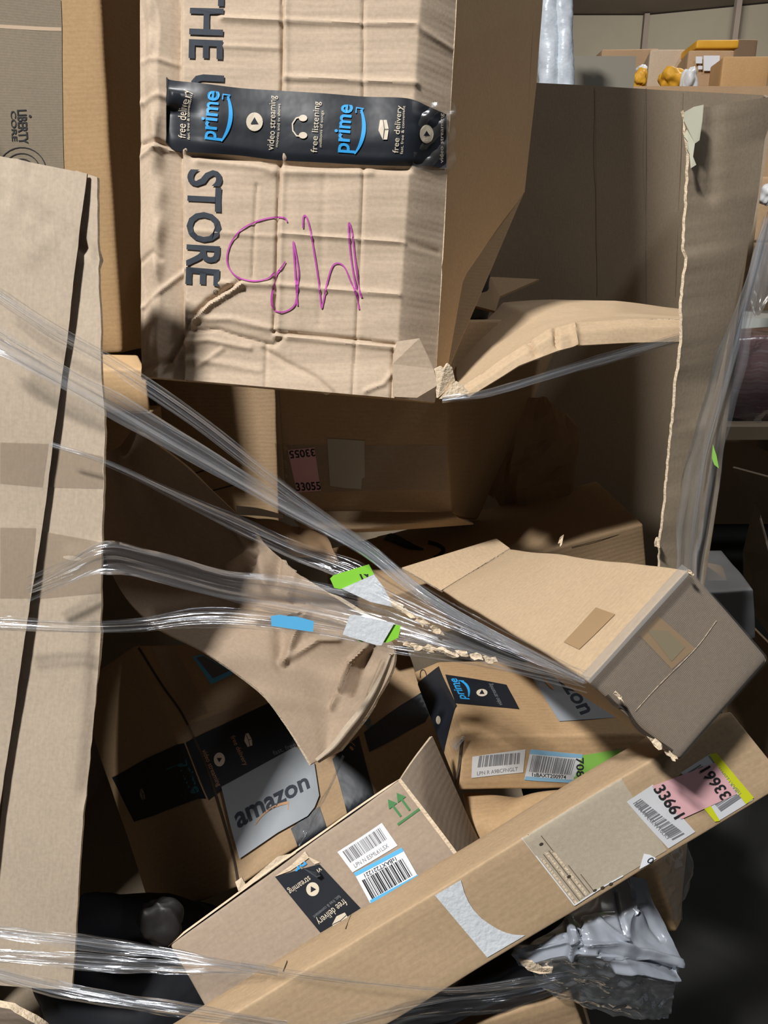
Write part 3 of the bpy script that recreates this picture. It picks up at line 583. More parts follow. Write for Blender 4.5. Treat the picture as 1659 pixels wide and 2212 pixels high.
# ---- crumpled kraft paper in the back
def blob(name, c, r, mat, parent=None, amp=.35, fs=9, seed=0, n=(26, 40), sq=(1, 1, 1), fine=.5):
    c = np.array(c); V = []; nr, nc = n
    for i in range(nr):
        th = math.pi*i/(nr-1)
        for j in range(nc):
            ph = 2*math.pi*j/nc; d = np.array([math.sin(th)*math.cos(ph), math.sin(th)*math.sin(ph), math.cos(th)])
            k = 1+amp*1.3*float(crumple(d[None, None], fs/7, seed, 8)[0, 0])+amp*fine*float(crumple(d[None, None], fs/2.6, seed+1, 6)[0, 0])
            V.append(c+d*np.array(r)*k*np.array(sq))
    F = [[i*nc+j, i*nc+(j+1) % nc, (i+1)*nc+(j+1) % nc, (i+1)*nc+j][::-1] for i in range(nr-1) for j in range(nc)]
    return mk(name, V, F, mat, parent, None, fine != .61)
tag(blob('paper_wad', P(1150, 1000, 1.36), (.075, .06, .10), PAPERK, None, .40, 10, 3, (20, 28), fine=.61), 'dark wad of crumpled kraft paper right of the 33055 carton', 'paper')
# ---- bag behind the big carton
bgB = blob('plastic_bag', P(1012, 660, 1.34), (.035, .03, .10), plain('dark_blue_bag', (.03, .03, .045), .3, 0, .6, .6, 30), None, .4, 12, 5); tag(bgB, 'dark blue glossy bag squeezed behind the STORE carton', 'bag')

# ---- folded cardboard ledge
flp = thing('cardboard_flap', 'bent tan cardboard flap spanning from the STORE carton to the right bin strip', 'flap', P(1200, 860, .95))
Gfl = lerp_grid(G2([[(985, 780, 1.10), (1030, 715, 1.18), (1085, 652, 1.24), (1200, 646, 1.24), (1330, 650, 1.24), (1478, 668, 1.22)], [(985, 810, 1.0), (1060, 745, 1.04), (1160, 690, 1.06), (1260, 672, 1.08), (1370, 672, 1.08), (1480, 676, 1.08)],
                    [(990, 842, .895), (1085, 775, .90), (1185, 712, .905), (1240, 698, .91), (1360, 690, .915), (1482, 690, .92)]]), 30, 70, False)
Gfl = Gfl+gnorm(Gfl)*(nfield(Gfl, 9, 8)*.003)[..., None]; shell('panel', Gfl, .004, KL, flp, KE)
Glp = lerp_grid(G2([[(990, 842, .895), (1085, 775, .90), (1185, 712, .905), (1240, 698, .91), (1360, 690, .915), (1482, 690, .92)], [(998, 854, .885), (1100, 783, .89), (1190, 728, .892), (1245, 718, .897), (1362, 708, .905), (1482, 706, .91)], [(1006, 862, .885), (1120, 790, .888), (1205, 758, .89), (1250, 746, .895), (1365, 740, .905), (1482, 738, .91)]]), 16, 90, False)
px = proj(Glp); hh = nfield(Glp, 18, 2)*.002+crease(px, [(1140, 735), (1158, 765)], 5)*-.005+crease(px, [(1200, 715), (1203, 748)], 5)*-.006+crease(px, [(1240, 705), (1245, 745)], 5)*.005
Glp = Glp+gnorm(Glp)*hh[..., None]; shell('folded_lip', Glp, .003, KL, flp, KE)
poly('inner_flap', [(1005, 655, 1.30), (1060, 598, 1.36), (1165, 603, 1.40), (1080, 640, 1.3), (1070, 672, 1.26)], .004, KB, flp)

# ---- leaning carton right
boxI = thing('cardboard_box', 'long pale carton leaning towards the viewer, scuffed end wrapped in film', 'box', P(1467, 1650, .62))
TLF, TRF, BRF, BLF = P(1268, 1470, .612), P(1487, 1229, .62), P(1657, 1426, .64), P(1467, 1643, .625)
TLB, TRB = P(953, 1275, 1.02), P(1101, 1184, 1.05)
oI, SI = carton([TLF, TRF, BRF, BLF, TLB, TRB, TRB+(BRF-TRF), TLB+(BLF-TLF)], KL, boxI, amp=.0016, seed=11, n=40, rad=.004)
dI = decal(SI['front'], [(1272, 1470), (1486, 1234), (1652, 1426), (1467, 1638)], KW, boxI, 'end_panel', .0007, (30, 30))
decal(SI['top'], [(1288, 1313), (1330, 1328), (1252, 1404), (1219, 1388)], TAPEK, boxI, 'paper_tape', .0008)
stroke(SI['top'], [(1101, 1186), (1030, 1228), (957, 1273)], 2, SEAM, boxI, 'score_line', .0008)
decal(SI['front'], [(1420, 1330), (1500, 1400), (1450, 1445), (1380, 1372)], TAPEK, boxI, 'paper_tape', .0011, (10, 10)); decal(SI['front'], [(1396, 1360), (1440, 1362), (1478, 1397), (1449, 1428)], plain('olive_tape', (.27, .22, .13), .4), boxI, 'tape_patch', .0014, (8, 8))
stroke(SI['front'], smooth2([(1370, 1535), (1420, 1480), (1500, 1400), (1545, 1340)], 6), 1.8, KE, boxI, 'flap_gap', .0016)
stroke(SI['front'], smooth2([(1310, 1500), (1330, 1520), (1350, 1530), (1372, 1560), (1400, 1585), (1450, 1620)], 4), 6, SEAM, boxI, 'flap_gap', .0016)
decal(SI['front'], [(1275, 1470), (1486, 1236), (1650, 1426), (1467, 1634)], WRAPC, boxI, 'clear_wrap', .003, (24, 24))
Gedge = np.array([[P(1487-219*t+dx, 1229+241*t+dy, .612-.010*t) for dx, dy in ((-14, -10), (-7, -5), (0, 0), (7, 6))] for t in np.linspace(0, 1, 40)]); shell('edge_tape', Gedge, 0, EDGEC, boxI)
shell('far_flap', lerp_grid(G2([[(1101, 1184, 1.052), (1072, 1163, 1.10)], [(953, 1275, 1.022), (868, 1226, 1.08)]]), 14, 12), .004, KL, boxI, KE)
for (x, y, z, w_, an) in [(1213, 1168, .86, 10, -1.2), (1421, 1606, .612, 22, .7), (1452, 1634, .612, 16, .7), (1338, 1505, .60, 14, .9), (1490, 1236, .605, 9, .6)]: scrap('torn_scrap', x, y, z, w_, KE, boxI, .0015, an)

# ---- taped carton with grey sticker, middle right
boxJ = thing('cardboard_box', 'orange brown carton with a black taped corner and barcodes under the leaning carton', 'box', P(1200, 1710, .9))
cJ = [P(1003, 1590, .87), P(1490, 1582, .89), P(1480, 1704, .895), P(987, 1709, .875), P(946, 1430, 1.07), P(1400, 1422, 1.09), P(1400, 1475, 1.10), P(893, 1450, 1.06)]
oJ, SJ = carton(cJ, KO, boxJ, amp=.0018, seed=13, n=34)
tj = decal(SJ['top'], [(962, 1458), (1094, 1480), (1122, 1533), (984, 1520)], TAPEB, boxJ, 'black_tape', .0008, (14, 8))
text(SJ['top'], 'prime', (1008, 1512), (986, 1467), (-20, -1), INKB, tj, bold=.02, y1=.74); stroke(SJ['top'], arc_pts((1012, 1507), (995, 1472), .20), [1.5+4*math.sin(math.pi*min(1, .05+.85*t)) for t in np.linspace(0, 1, 14)], INKB, tj, 'smile_arrow', .0012); stroke(SJ['top'], [(993, 1480), (991, 1472), (1002, 1473)], 2.5, INKB, tj, 'smile_arrow_head', .0013)
play(SJ['top'], (1041, 1498), 12, 8, 0, tj, -90); text(SJ['top'], 'video streaming', (1086, 1525), (1062, 1478), (-10, 0), INKY, tj)
tj2 = decal(SJ['left'], [(948, 1440), (986, 1525), (957, 1635), (900, 1480)], TAPEB, boxJ, 'black_tape', .0009, (12, 8)); disc(SJ['left'], (948, 1556), 5, 9, 0, INKC, tj2, 'play_icon')
stroke(SJ['left'], smooth2([(905, 1470), (915, 1500), (925, 1480), (918, 1450), (908, 1455), (913, 1500), (922, 1505)], 4), 1.8, INKK, boxJ, 'ink_scribble')
sj = dpoly(SJ['top'], [(1143, 1457), (1190, 1440), (1330, 1440), (1425, 1545), (1208, 1560)], LBLS, boxJ, 'grey_sticker', .0012)
text(SJ['top'], 'mazon', (1190, 1444), (1256, 1546), (30, -9), INKN, sj, bold=.02, off=.0016, y1=.62); stroke(SJ['top'], smooth2([(1166, 1450), (1180, 1475), (1196, 1490)], 5), 5, INKO, sj, 'smile_arrow', .0014)
l1 = lbl(SJ['front'], [(1020, 1634), (1135, 1618), (1130, 1668), (1018, 1680)], plain('label_offwhite', (.55, .54, .53), .55), boxJ); barcode(SJ['front'], [(1035, 1632), (1124, 1625), (1122, 1649), (1031, 1657)], INKY, l1, seed=1); text(SJ['front'], 'LPN R A9BCFNGLT', (1030, 1674), (1118, 1664), (0, -8), INKY, l1)
l2 = lbl(SJ['front'], [(1146, 1618), (1259, 1629), (1238, 1691), (1132, 1684)], plain('label_grey_white', (.56, .57, .58), .55), boxJ)
decal(SJ['front'], [(1146, 1618), (1259, 1629), (1256, 1637), (1143, 1628)], plain('label_soft_blue', (.20, .38, .52), .5), l2, 'label_band', .001); decal(SJ['front'], [(1135, 1676), (1240, 1684), (1238, 1691), (1132, 1684)], plain('label_soft_blue2', (.20, .38, .52), .5), l2, 'label_band', .001)
barcode(SJ['front'], [(1150, 1630), (1244, 1640), (1234, 1673), (1142, 1666)], INKY, l2, seed=2); text(SJ['front'], '1sBAXT200974', (1149, 1676), (1222, 1682), (0, -8), INKK, l2, bold=.01)
l3 = lbl(SJ['front'], [(1244, 1633), (1340, 1618), (1342, 1692), (1238, 1690)], LBLGD, boxJ); text(SJ['front'], '708', (1244, 1636), (1245, 1678), (16, 0), INKK, l3, bold=.02)
poly('clear_tape_end', [(968, 1605, .86), (985, 1590, .858), (1008, 1590, .86), (985, 1622, .858)], .0004, FILMB, boxJ)
stroke(SJ['front'], [(1000, 1598), (994, 1650), (985, 1708)], 5, SEAM, boxJ, 'corner_gap')
# small crumpled kraft box under it
boxU = thing('cardboard_box', 'brown kraft carton peeking out under the taped carton with barcodes', 'box', P(1090, 1840, .85))
Gu = lerp_grid(G2([[(1000, 1712, .90), (1060, 1716, .895), (1140, 1722, .90), (1250, 1700, .90)], [(1010, 1770, .86), (1075, 1760, .85), (1150, 1716, .86), (1260, 1705, .87)], [(1030, 1840, .85), (1090, 1800, .83), (1160, 1760, .84), (1270, 1740, .85)]]), 24, 40, True)
shell('panel', Gu, .004, KO, boxU, KE)
stroke(Surf(Gu), [(1143, 1716), (1150, 1745)], 2, SEAM, boxU, 'score_line')

# ---- big taped carton with grey sticker, lower left
boxP = thing('cardboard_box', 'large taped brown carton with grey sticker in the shadow at lower left', 'box', P(500, 2000, 1.1))
TLF, TRF, BRF, BLF = P(292, 1392, 1.17), P(880, 1395, 1.22), P(960, 1620, 1.10), P(515, 1918, 1.0)
TLB, BLB = P(160, 1480, 1.30), P(330, 1985, 1.18)
oP, SPp = carton([TLF, TRF, BRF, BLF, TLB, TRF+(TLB-TLF), BRF+(BLB-BLF), BLB], KB, boxP, amp=.003, fs=8, seed=15, n=40, rad=.005)
t1 = decal(SPp['left'], [(243, 1679), (398, 1606), (446, 1726), (291, 1775)], TAPEB, boxP, 'black_tape', .001, (14, 10)); t2 = decal(SPp['front'], [(402, 1604), (612, 1506), (642, 1612), (452, 1728)], TAPEB, boxP, 'black_tape', .001, (16, 10))
text(SPp['left'], 'prime', (385, 1648), (418, 1716), (20, -8), INKT, t1, bold=.015); stroke(SPp['left'], arc_pts((372, 1662), (402, 1724), .16), 3, INKT, t1, 'smile_arrow'); parcel_icon(SPp['left'], (308, 1716), (4, 12), (8, -3), t1, plain('dim_ink', (.28, .22, .15), .6)); stroke(SPp['left'], [(345, 1690), (360, 1695), (362, 1708), (355, 1716)], 2, INKY, t1, 'headphone_icon')
text(SPp['front'], 'video streaming', (436, 1622), (470, 1700), (10, -4), INKO, t2); play(SPp['front'], (474, 1641), 12, 15, 0, t2, 90); parcel_icon(SPp['front'], (535, 1600), (5, 14), (12, -4), t2); text(SPp['front'], 'free delivery', (498, 1592), (528, 1655), (9, -4), INKO, t2); stroke(SPp['front'], arc_pts((560, 1540), (578, 1600), .16), 3, INKT, t2, 'smile_arrow'); text(SPp['front'], 'fast, free', (592, 1632), (640, 1612), (-4, -9), INKY, t2)
st = dpoly(SPp['front'], [(479, 1701), (500, 1690), (637, 1615), (660, 1628), (679, 1651), (690, 1720), (680, 1745), (665, 1764), (600, 1800), (518, 1856), (500, 1790)], LBLS, boxP, 'grey_sticker', .0045)
text(SPp['front'], 'amazon', (516, 1790), (670, 1702), (-11, -33), INKN, st, bold=.02, off=.0052, y1=.62); stroke(SPp['front'], arc_pts((552, 1783), (622, 1735), -.12), [2+4*t for t in np.linspace(0, 1, 14)], INKO, st, 'smile_arrow', .0052); stroke(SPp['front'], [(606, 1738), (623, 1734), (622, 1750)], 2.5, INKO, st, 'smile_arrow_head', .0052)
for q in ([(718, 1640), (775, 1590), (808, 1718), (735, 1775)], [(786, 1583), (905, 1470), (918, 1560), (798, 1625)], [(628, 1790), (690, 1742), (702, 1792), (640, 1836)]):
    t3 = decal(SPp['front'], q, TAPEB, boxP, 'black_tape', .0012, (10, 10))
    if q[0][0] == 786: text(SPp['front'], 'prime', (788, 1560), (808, 1618), (16, -12), INKT, t3, bold=.015)
    if q[0][0] == 718: parcel_icon(SPp['front'], (760, 1614), (6, 8), (9, -5), t3, INKO); text(SPp['front'], 'free delivery', (748, 1680), (790, 1648), (-3, -8), INKY, t3)
stroke(SPp['front'], smooth2([(300, 1400), (350, 1480), (395, 1545), (440, 1640), (468, 1720), (500, 1830), (515, 1905)], 5), 5, SEAM, boxP, 'flap_gap', .0014)
bl_ = dpoly(SPp['front'], [(416, 1419), (436, 1414), (505, 1452), (500, 1458), (456, 1479)], LBLB, boxP, 'label'); dpoly(SPp['front'], [(424, 1421), (440, 1418), (496, 1450), (460, 1466)], plain('label_dim', (.12, .13, .15), .5), bl_, 'label_face', .0013)
decal(SPp['front'], [(330, 1400), (372, 1395), (452, 1540), (404, 1560)], TAPEC, boxP, 'clear_tape', .0016, (8, 16)); decal(SPp['front'], [(400, 1570), (560, 1505), (575, 1520), (405, 1600)], TAPEC, boxP, 'clear_tape', .0018, (14, 6))
poly('torn_corner', [(508, 1905, .985), (522, 1895, .985), (530, 1910, .985), (600, 1850, .99), (640, 1842, .99), (560, 1900, .985), (515, 1925, .98)], .003, KE, boxP)

# ---- bent cardboard sheet in the middle
sheet = thing('cardboard_sheet', 'bent kraft cardboard sheet with a crumpled rim hanging behind the stretch film', 'sheet', P(670, 1650, .84))
U = [(288, 925, 1.04), (400, 1005, 1.03), (508, 1108, 1.0), (625, 1225, .94), (770, 1325, .90), (850, 1408, .885), (808, 1515, .87), (735, 1618, .855)]
Lw = [(215, 990, 1.02), (215, 1150, 1.00), (255, 1265, .97), (325, 1345, .935), (440, 1408, .91), (552, 1488, .885), (615, 1565, .865), (672, 1650, .845)]
Mi = [(255, 965, 1.08), (310, 1090, 1.06), (395, 1200, 1.01), (500, 1300, .955), (630, 1380, .925), (710, 1455, .915), (715, 1545, .89), (704, 1634, .86)]
Gq = lerp_grid(np.array([[P(*u), P(*[(a+b)/2 for a, b in zip(u, m)]), P(*m), P(*[(a+b)/2 for a, b in zip(m, l)]), P(*l)] for u, m, l in zip(U, Mi, Lw)]), 190, 120, True)
px = proj(Gq); nn = gnorm(Gq); h = nfield(Gq, 7, 21)*.006
for seg, wd, am in [([(505, 1130), (545, 1190), (500, 1225)], 12, .012), ([(530, 1150), (555, 1195), (530, 1230)], 10, -.012), ([(600, 1190), (590, 1260)], 9, -.008), ([(560, 1190), (575, 1260)], 14, .010), ([(640, 1230), (620, 1290)], 9, .006), ([(340, 1330), (520, 1300), (720, 1310), (800, 1350)], 14, -.012),
                    ([(560, 1345), (665, 1315), (612, 1432)], 8, .010), ([(612, 1432), (690, 1380), (730, 1380)], 8, .006), ([(600, 1330), (612, 1432)], 16, -.008), ([(740, 1490), (760, 1430), (790, 1400)], 7, .012), ([(755, 1495), (775, 1440), (800, 1400)], 7, -.014), ([(730, 1510), (720, 1530)], 7, .008), ([(800, 1500), (830, 1430)], 7, .008), ([(240, 1180), (330, 1200), (420, 1090)], 40, .006)]: h = h+crease(px, seg, wd)*am
Gq = Gq+nn*h[..., None]; shell('sheet_panel', Gq, .005, KS, sheet, KE)
SQ = Surf(Gq); rim = []
for (x0, y0), (x1, y1) in [((852, 1412), (838, 1418)), ((838, 1450), (824, 1450)), ((820, 1495), (800, 1492)), ((795, 1540), (774, 1532)), ((765, 1580), (742, 1570)), ((728, 1622), (712, 1610)), ((690, 1648), (680, 1640))]:
    rim.append([P(x0, y0, .868+(1650-y0)*.00002-.018), P((x0+x1)/2, (y0+y1)/2, .860-.018), P(x1, y1, .864-.014)])
shell('folded_rim', lerp_grid(np.array(rim), 50, 8, True), .004, KG, sheet, KE)

# ---- carton with green arrows
boxK = thing('cardboard_box', 'tan carton with two green up arrows and barcode labels behind the long carton', 'box', P(650, 2250, .76))
C4 = [P(366, 2041, .765), P(866, 1682, .755), P(1070, 1965, .725), P(520, 2310, .73)]
oK, SK = carton(ext(C4, P(890, 1760, .90)-P(866, 1682, .755)), card('kraft_rosy', (.335, .26, .195), 0, .15, .05), boxK, amp=.0012, seed=17, n=44, rad=.003)
Gk = lerp_grid(G2([[(866, 1682, .753), (898, 1636, .80), (934, 1590, .85)], [(930, 1765, .742), (955, 1745, .785), (985, 1705, .845)], [(985, 1838, .735), (1010, 1825, .78), (1031, 1806, .84)], [(1040, 1915, .73), (1060, 1905, .77), (1080, 1890, .83)]]), 30, 20, True); shell('end_flap', Gk, .004, card('kraft_rosy2', (.35, .28, .215), 0, .15, .05), boxK, KE)
tk = decal(SK['front'], [(594, 1893), (690, 1866), (779, 1961), (692, 2014)], TAPEB, boxK, 'black_tape', .0007, (12, 14)); 
text(SK['front'], 'free delivery', (742, 1940), (683, 1988), (11, 13), INKC, tk, y1=.72); text(SK['front'], 'fast, free & convenient', (733, 1932), (676, 1978), (5, 6), INKY, tk); text(SK['front'], 'streaming', (667, 1891), (622, 1922), (8, 12), INKC, tk, y1=.72); text(SK['front'], 'vi', (692, 1872), (684, 1878), (7, 10), INKC, tk)
text(SK['front'], 'pr', (656, 1855), (632, 1872), (10, 14), INKB, tk, bold=.02, off=.0014, y1=.62); play(SK['front'], (676, 1920), 14, 15, 0, tk, -120); parcel_icon(SK['front'], (734, 1985), (16, -11), (9, 14), tk)
dpoly(SK['front'], [(594, 1893), (630, 1868), (660, 1838), (668, 1850), (692, 1862), (680, 1866), (668, 1852), (655, 1862), (628, 1880)], KE, boxK, 'torn_paper', .0016)
poly('tape_fold', [(652, 1874, .748), (684, 1880, .746), (693, 1892, .745), (684, 1896, .744)], .0003, TAPEB, tk)
l1 = lbl(SK['front'], [(729, 1840), (825, 1777), (859, 1826), (762, 1884)], LBL, boxK); barcode(SK['front'], [(740, 1839), (820, 1787), (836, 1812), (757, 1863)], INKY, l1, seed=5); text(SK['front'], 'LPN N E5ML61L5X', (768, 1874), (841, 1829), (-5, -8), INKY, l1, y1=.72)
l2 = lbl(SK['front'], [(765, 1885), (868, 1830), (902, 1890), (800, 1950)], LBL, boxK, off=.0011); decal(SK['front'], [(765, 1885), (868, 1830), (872, 1838), (769, 1892)], LBLB, l2, 'label_band', .0014); barcode(SK['front'], [(782, 1901), (870, 1853), (892, 1890), (804, 1941)], INKK, l2, seed=6, off=.0014); text(SK['front'], '1sBAXT221221', (854, 1850), (786, 1887), (4, 8), INKK, l2, off=.0014, bold=.01); decal(SK['front'], [(799, 1944), (903, 1888), (906, 1894), (802, 1951)], LBLB, l2, 'label_band', .0014)
for tip, tail in (((838, 1726), (866, 1763)), ((857, 1712), (885, 1750))):
    tip = np.array(tip, float); tail = np.array(tail, float); d = (tail-tip)/np.linalg.norm(tail-tip); nn2 = np.array([-d[1], d[0]])
    stroke(SK['front'], [tip+d*14, tail], 5, INKG, boxK, 'arrow_stem'); dpoly(SK['front'], [tip, tip+d*19+nn2*11, tip+d*19-nn2*11], INKG, boxK, 'arrow_head')
stroke(SK['front'], [(859, 1781), (906, 1747)], 5, INKG, boxK, 'arrow_bar')
stroke(SK['front'], smooth2([(366, 2041), (500, 1944), (640, 1842), (760, 1757), (866, 1682)], 4), 2.5, KE, boxK, 'worn_edge')

# ---- long carton in front
boxL = thing('cardboard_box', 'long narrow tan carton lying diagonally across the front with pink 33661 label', 'box', P(900, 2350, .68))
C4 = [P(290, 2321, .645), P(1580, 1535, .69), P(1705, 1690, .70), P(410, 2470, .655)]
oL, SL = carton(ext(C4, P(255, 2281, .70)-C4[0]), card('kraft_long', (.43, .305, .185), 0, .10, .05), boxL, amp=.0012, seed=19, n=70, rad=.0022)
SLf = SL['front']
decal(SLf, [(1128, 1811), (1345, 1680), (1440, 1836), (1240, 1954)], GREYPAPER, boxL, 'stripped_patch', .0006, (14, 12))
ed0, ed1 = np.array((1128., 1811)), np.array((1240., 1954)); lx = np.array((.858, -.513))
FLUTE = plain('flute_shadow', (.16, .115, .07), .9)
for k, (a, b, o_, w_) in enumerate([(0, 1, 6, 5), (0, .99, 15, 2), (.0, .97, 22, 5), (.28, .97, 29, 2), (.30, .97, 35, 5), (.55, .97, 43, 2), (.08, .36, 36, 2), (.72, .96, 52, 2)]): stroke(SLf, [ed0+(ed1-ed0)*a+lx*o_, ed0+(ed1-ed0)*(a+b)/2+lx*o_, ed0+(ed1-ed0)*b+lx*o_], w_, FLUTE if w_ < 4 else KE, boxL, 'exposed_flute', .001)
stroke(SLf, [ed0, (ed0+ed1)/2, ed1], 2.4, LBL, boxL, 'torn_edge', .0012); stroke(SLf, [ed1, (1300, 1915), (1345, 1890)], 2.8, LBL, boxL, 'torn_edge', .0012)
for (x, y) in [(1168, 1822), (1228, 1892), (1284, 1922), (1300, 1916), (1318, 1908)]: disc(SLf, (x, y), 5, 3, -30, SEAM, boxL, 'tear_hole', .0012, 7)
dpoly(SLf, [(939, 1933), (995, 1900), (1003, 1928), (1012, 1948), (1023, 1965), (1040, 1983), (1057, 1995), (1075, 2006), (1094, 2014), (1112, 2018), (1134, 2019), (1052, 2067)], PAPER, boxL, 'label_remnant')
dpoly(SLf, [(1390, 1843), (1402, 1845), (1417, 1853), (1400, 1866), (1380, 1877)], LBL, boxL, 'label_scrap'); disc(SLf, (1404, 1857), 8, 5, -35, INKN, boxL, 'printed_mark', .0012); disc(SLf, (1404, 1857), 5, 2.5, -35, LBL, boxL, 'printed_mark', .0015)
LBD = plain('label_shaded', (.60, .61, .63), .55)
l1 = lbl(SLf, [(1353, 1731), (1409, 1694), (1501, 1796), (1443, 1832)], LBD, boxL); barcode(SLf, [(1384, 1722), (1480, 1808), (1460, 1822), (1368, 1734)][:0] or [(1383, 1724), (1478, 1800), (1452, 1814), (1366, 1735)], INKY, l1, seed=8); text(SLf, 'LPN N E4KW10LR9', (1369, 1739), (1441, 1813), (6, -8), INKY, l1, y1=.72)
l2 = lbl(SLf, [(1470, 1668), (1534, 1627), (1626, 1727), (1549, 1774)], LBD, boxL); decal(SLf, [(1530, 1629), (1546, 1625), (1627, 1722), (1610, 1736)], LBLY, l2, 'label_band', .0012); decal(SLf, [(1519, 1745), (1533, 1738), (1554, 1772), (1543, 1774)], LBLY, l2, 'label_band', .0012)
barcode(SLf, [(1512, 1650), (1600, 1722), (1556, 1752), (1484, 1668)], INKY, l2, seed=9); text(SLf, '1sBAXT220497', (1600, 1712), (1552, 1654), (-7, 6), INKY, l2, off=.0013)
l3 = lbl(SLf, [(1407, 1697), (1543, 1646), (1590, 1714), (1470, 1768)], LBLP, boxL, off=.0014); text(SLf, '33661', (1409, 1703), (1456, 1768), (22, -12), INKK, l3, bold=.02, off=.0018); text(SLf, '33661', (1578, 1716), (1530, 1652), (-21, 12), INKK, l3, bold=.02, off=.0018)
stroke(SL['top'], [(747, 2008), (752, 1990), (755, 1976)], 2, SEAM, boxL, 'score_line', .0006); stroke(SL['top'], [(612, 2100), (620, 2080), (625, 2060)], 2, SEAM, boxL, 'score_line', .0006)

# ---- grey mailer
mail = thing('poly_mailer', 'crumpled grey poly mailer sticking out under the long carton', 'mailer', P(1300, 2180, .68))
Gm = lerp_grid(G2([[(1215, 1960, .77), (1290, 1920, .76), (1360, 1890, .76), (1395, 1900, .78)], [(1225, 1985, .74), (1300, 1975, .735), (1380, 1960, .74), (1425, 1985, .77)], [(1105, 2062, .72), (1235, 2010, .70), (1345, 2035, .715), (1450, 2030, .75)], [(1130, 2085, .715), (1250, 2060, .695), (1350, 2070, .70), (1470, 2078, .735)], [(1200, 2092, .73), (1260, 2066, .71), (1370, 2110, .71), (1462, 2120, .735)]]), 110, 110, False)
pm = proj(Gm); hm = nfield(Gm, 22, 5)*.004+crumple(Gm, 30, 6)*.004
for sg, wd, am in [([(1228, 1990), (1240, 2030), (1232, 2062)], 7, .008), ([(1252, 1995), (1262, 2030), (1255, 2050)], 6, -.006), ([(1330, 1925), (1340, 1980), (1352, 2020)], 4, -.005), ([(1255, 2040), (1330, 2045), (1400, 2060), (1465, 2080)], 6, .007), ([(1300, 2060), (1380, 2075), (1460, 2100)], 6, -.007), ([(1120, 2055), (1180, 2045), (1235, 2030)], 6, .005), ([(1330, 2090), (1420, 2105), (1462, 2112)], 6, .006), ([(1390, 1960), (1410, 2000), (1430, 2030)], 5, -.004), ([(1290, 1990), (1350, 2030)], 6, .005)]: hm = hm+crease(pm, sg, wd)*am
Gm = Gm+gnorm(Gm)*hm[..., None]; shell('mailer_sheet', Gm, .003, FOIL, mail)
Gm2 = lerp_grid(G2([[(1110, 2068, .722), (1240, 2062, .705), (1360, 2090, .71), (1468, 2082, .74)], [(1150, 2110, .73), (1250, 2110, .715), (1360, 2130, .71), (1465, 2125, .74)], [(1200, 2150, .73), (1290, 2165, .72), (1370, 2170, .72), (1455, 2170, .745)], [(1260, 2180, .74), (1330, 2195, .735), (1400, 2200, .735), (1440, 2195, .75)]]), 70, 80, True)
Gm2 = Gm2+gnorm(Gm2)*(crumple(Gm2, 24, 9)*.014+crumple(Gm2, 60, 3)*.004)[..., None]; shell('clear_sleeve', Gm2, 0, film('mailer_sleeve', .22, .65, .20, .12, (.92, .95, 1), 40, 60), mail)
poly('torn_edge', [(1120, 2075, .712), (1150, 2078, .71), (1172, 2092, .712), (1195, 2090, .714), (1192, 2102, .716), (1165, 2104, .714), (1140, 2096, .714)], .002, KE, mail)
# carton wrapped in film beside the mailer
boxN = thing('cardboard_box', 'narrow orange carton edge wrapped in film right of the grey mailer', 'box', P(1440, 2010, .8))
carton([P(1360, 1880, .80), P(1400, 1850, .80), P(1462, 2012, .82), P(1425, 2010, .82), P(1400, 1840, .86), P(1492, 1800, .87), P(1470, 1995, .88), P(1440, 2000, .88)], KO, boxN, amp=.002, seed=23, n=16)
Gn = lerp_grid(G2([[(1400, 1850, .78), (1440, 1830, .79), (1488, 1795, .82)], [(1430, 1910, .78), (1470, 1890, .79), (1496, 1880, .83)], [(1458, 1990, .79), (1462, 1990, .80), (1470, 1985, .83)]]), 40, 30, True); Gn = Gn+gnorm(Gn)*(nfield(Gn, 30, 3, 3)*.006)[..., None]; shell('film_wrap', Gn, 0, film('wrap_wrinkled', .05, .25, .15, .2, (1, .97, .93), 40, 25), boxN)
# black poly bag under the long carton and the brown board at the bottom edge
Gk2 = lerp_grid(G2([[(780, 2225, .76), (900, 2155, .76), (1010, 2085, .75), (1120, 2030, .74), (1225, 1965, .755)], [(830, 2250, .72), (930, 2180, .725), (1040, 2120, .72), (1150, 2075, .725), (1235, 2030, .76)], [(860, 2270, .72), (980, 2215, .725), (1080, 2170, .725), (1190, 2140, .73), (1260, 2110, .77)]]), 50, 70, True)
Gk2 = Gk2+gnorm(Gk2)*(nfield(Gk2, 12, 3, 3)*.008)[..., None]; tag(shell('black_bag', Gk2, .002, BLACKP, None), 'glossy black poly bag strip beneath the long front carton', 'bag')
boxV = thing('cardboard_box', 'brown carton edge at the bottom below the grey mailer', 'box', P(1150, 2300, .74))
carton(ext([P(960, 2235, .75), P(1235, 2142, .75), P(1300, 2330, .77), P(1000, 2400, .77)], np.array([.02, .12, -.05])), KB, boxV, amp=.002, seed=24, n=16)
# dark bag in the lower left
dk = thing('dark_bag', 'dark navy plastic bag in the shadow at the lower left', 'bag', P(320, 2160, 1.1))
blob('bag_body', P(290, 2130, 1.0), (.15, .10, .13), DARKB, dk, .3, 8, 7, (30, 40)); blob('bag_knot', P(345, 1998, .90), (.028, .02, .033), plain('bag_grey', (.02, .018, .018), .5), dk, .4, 9, 4)

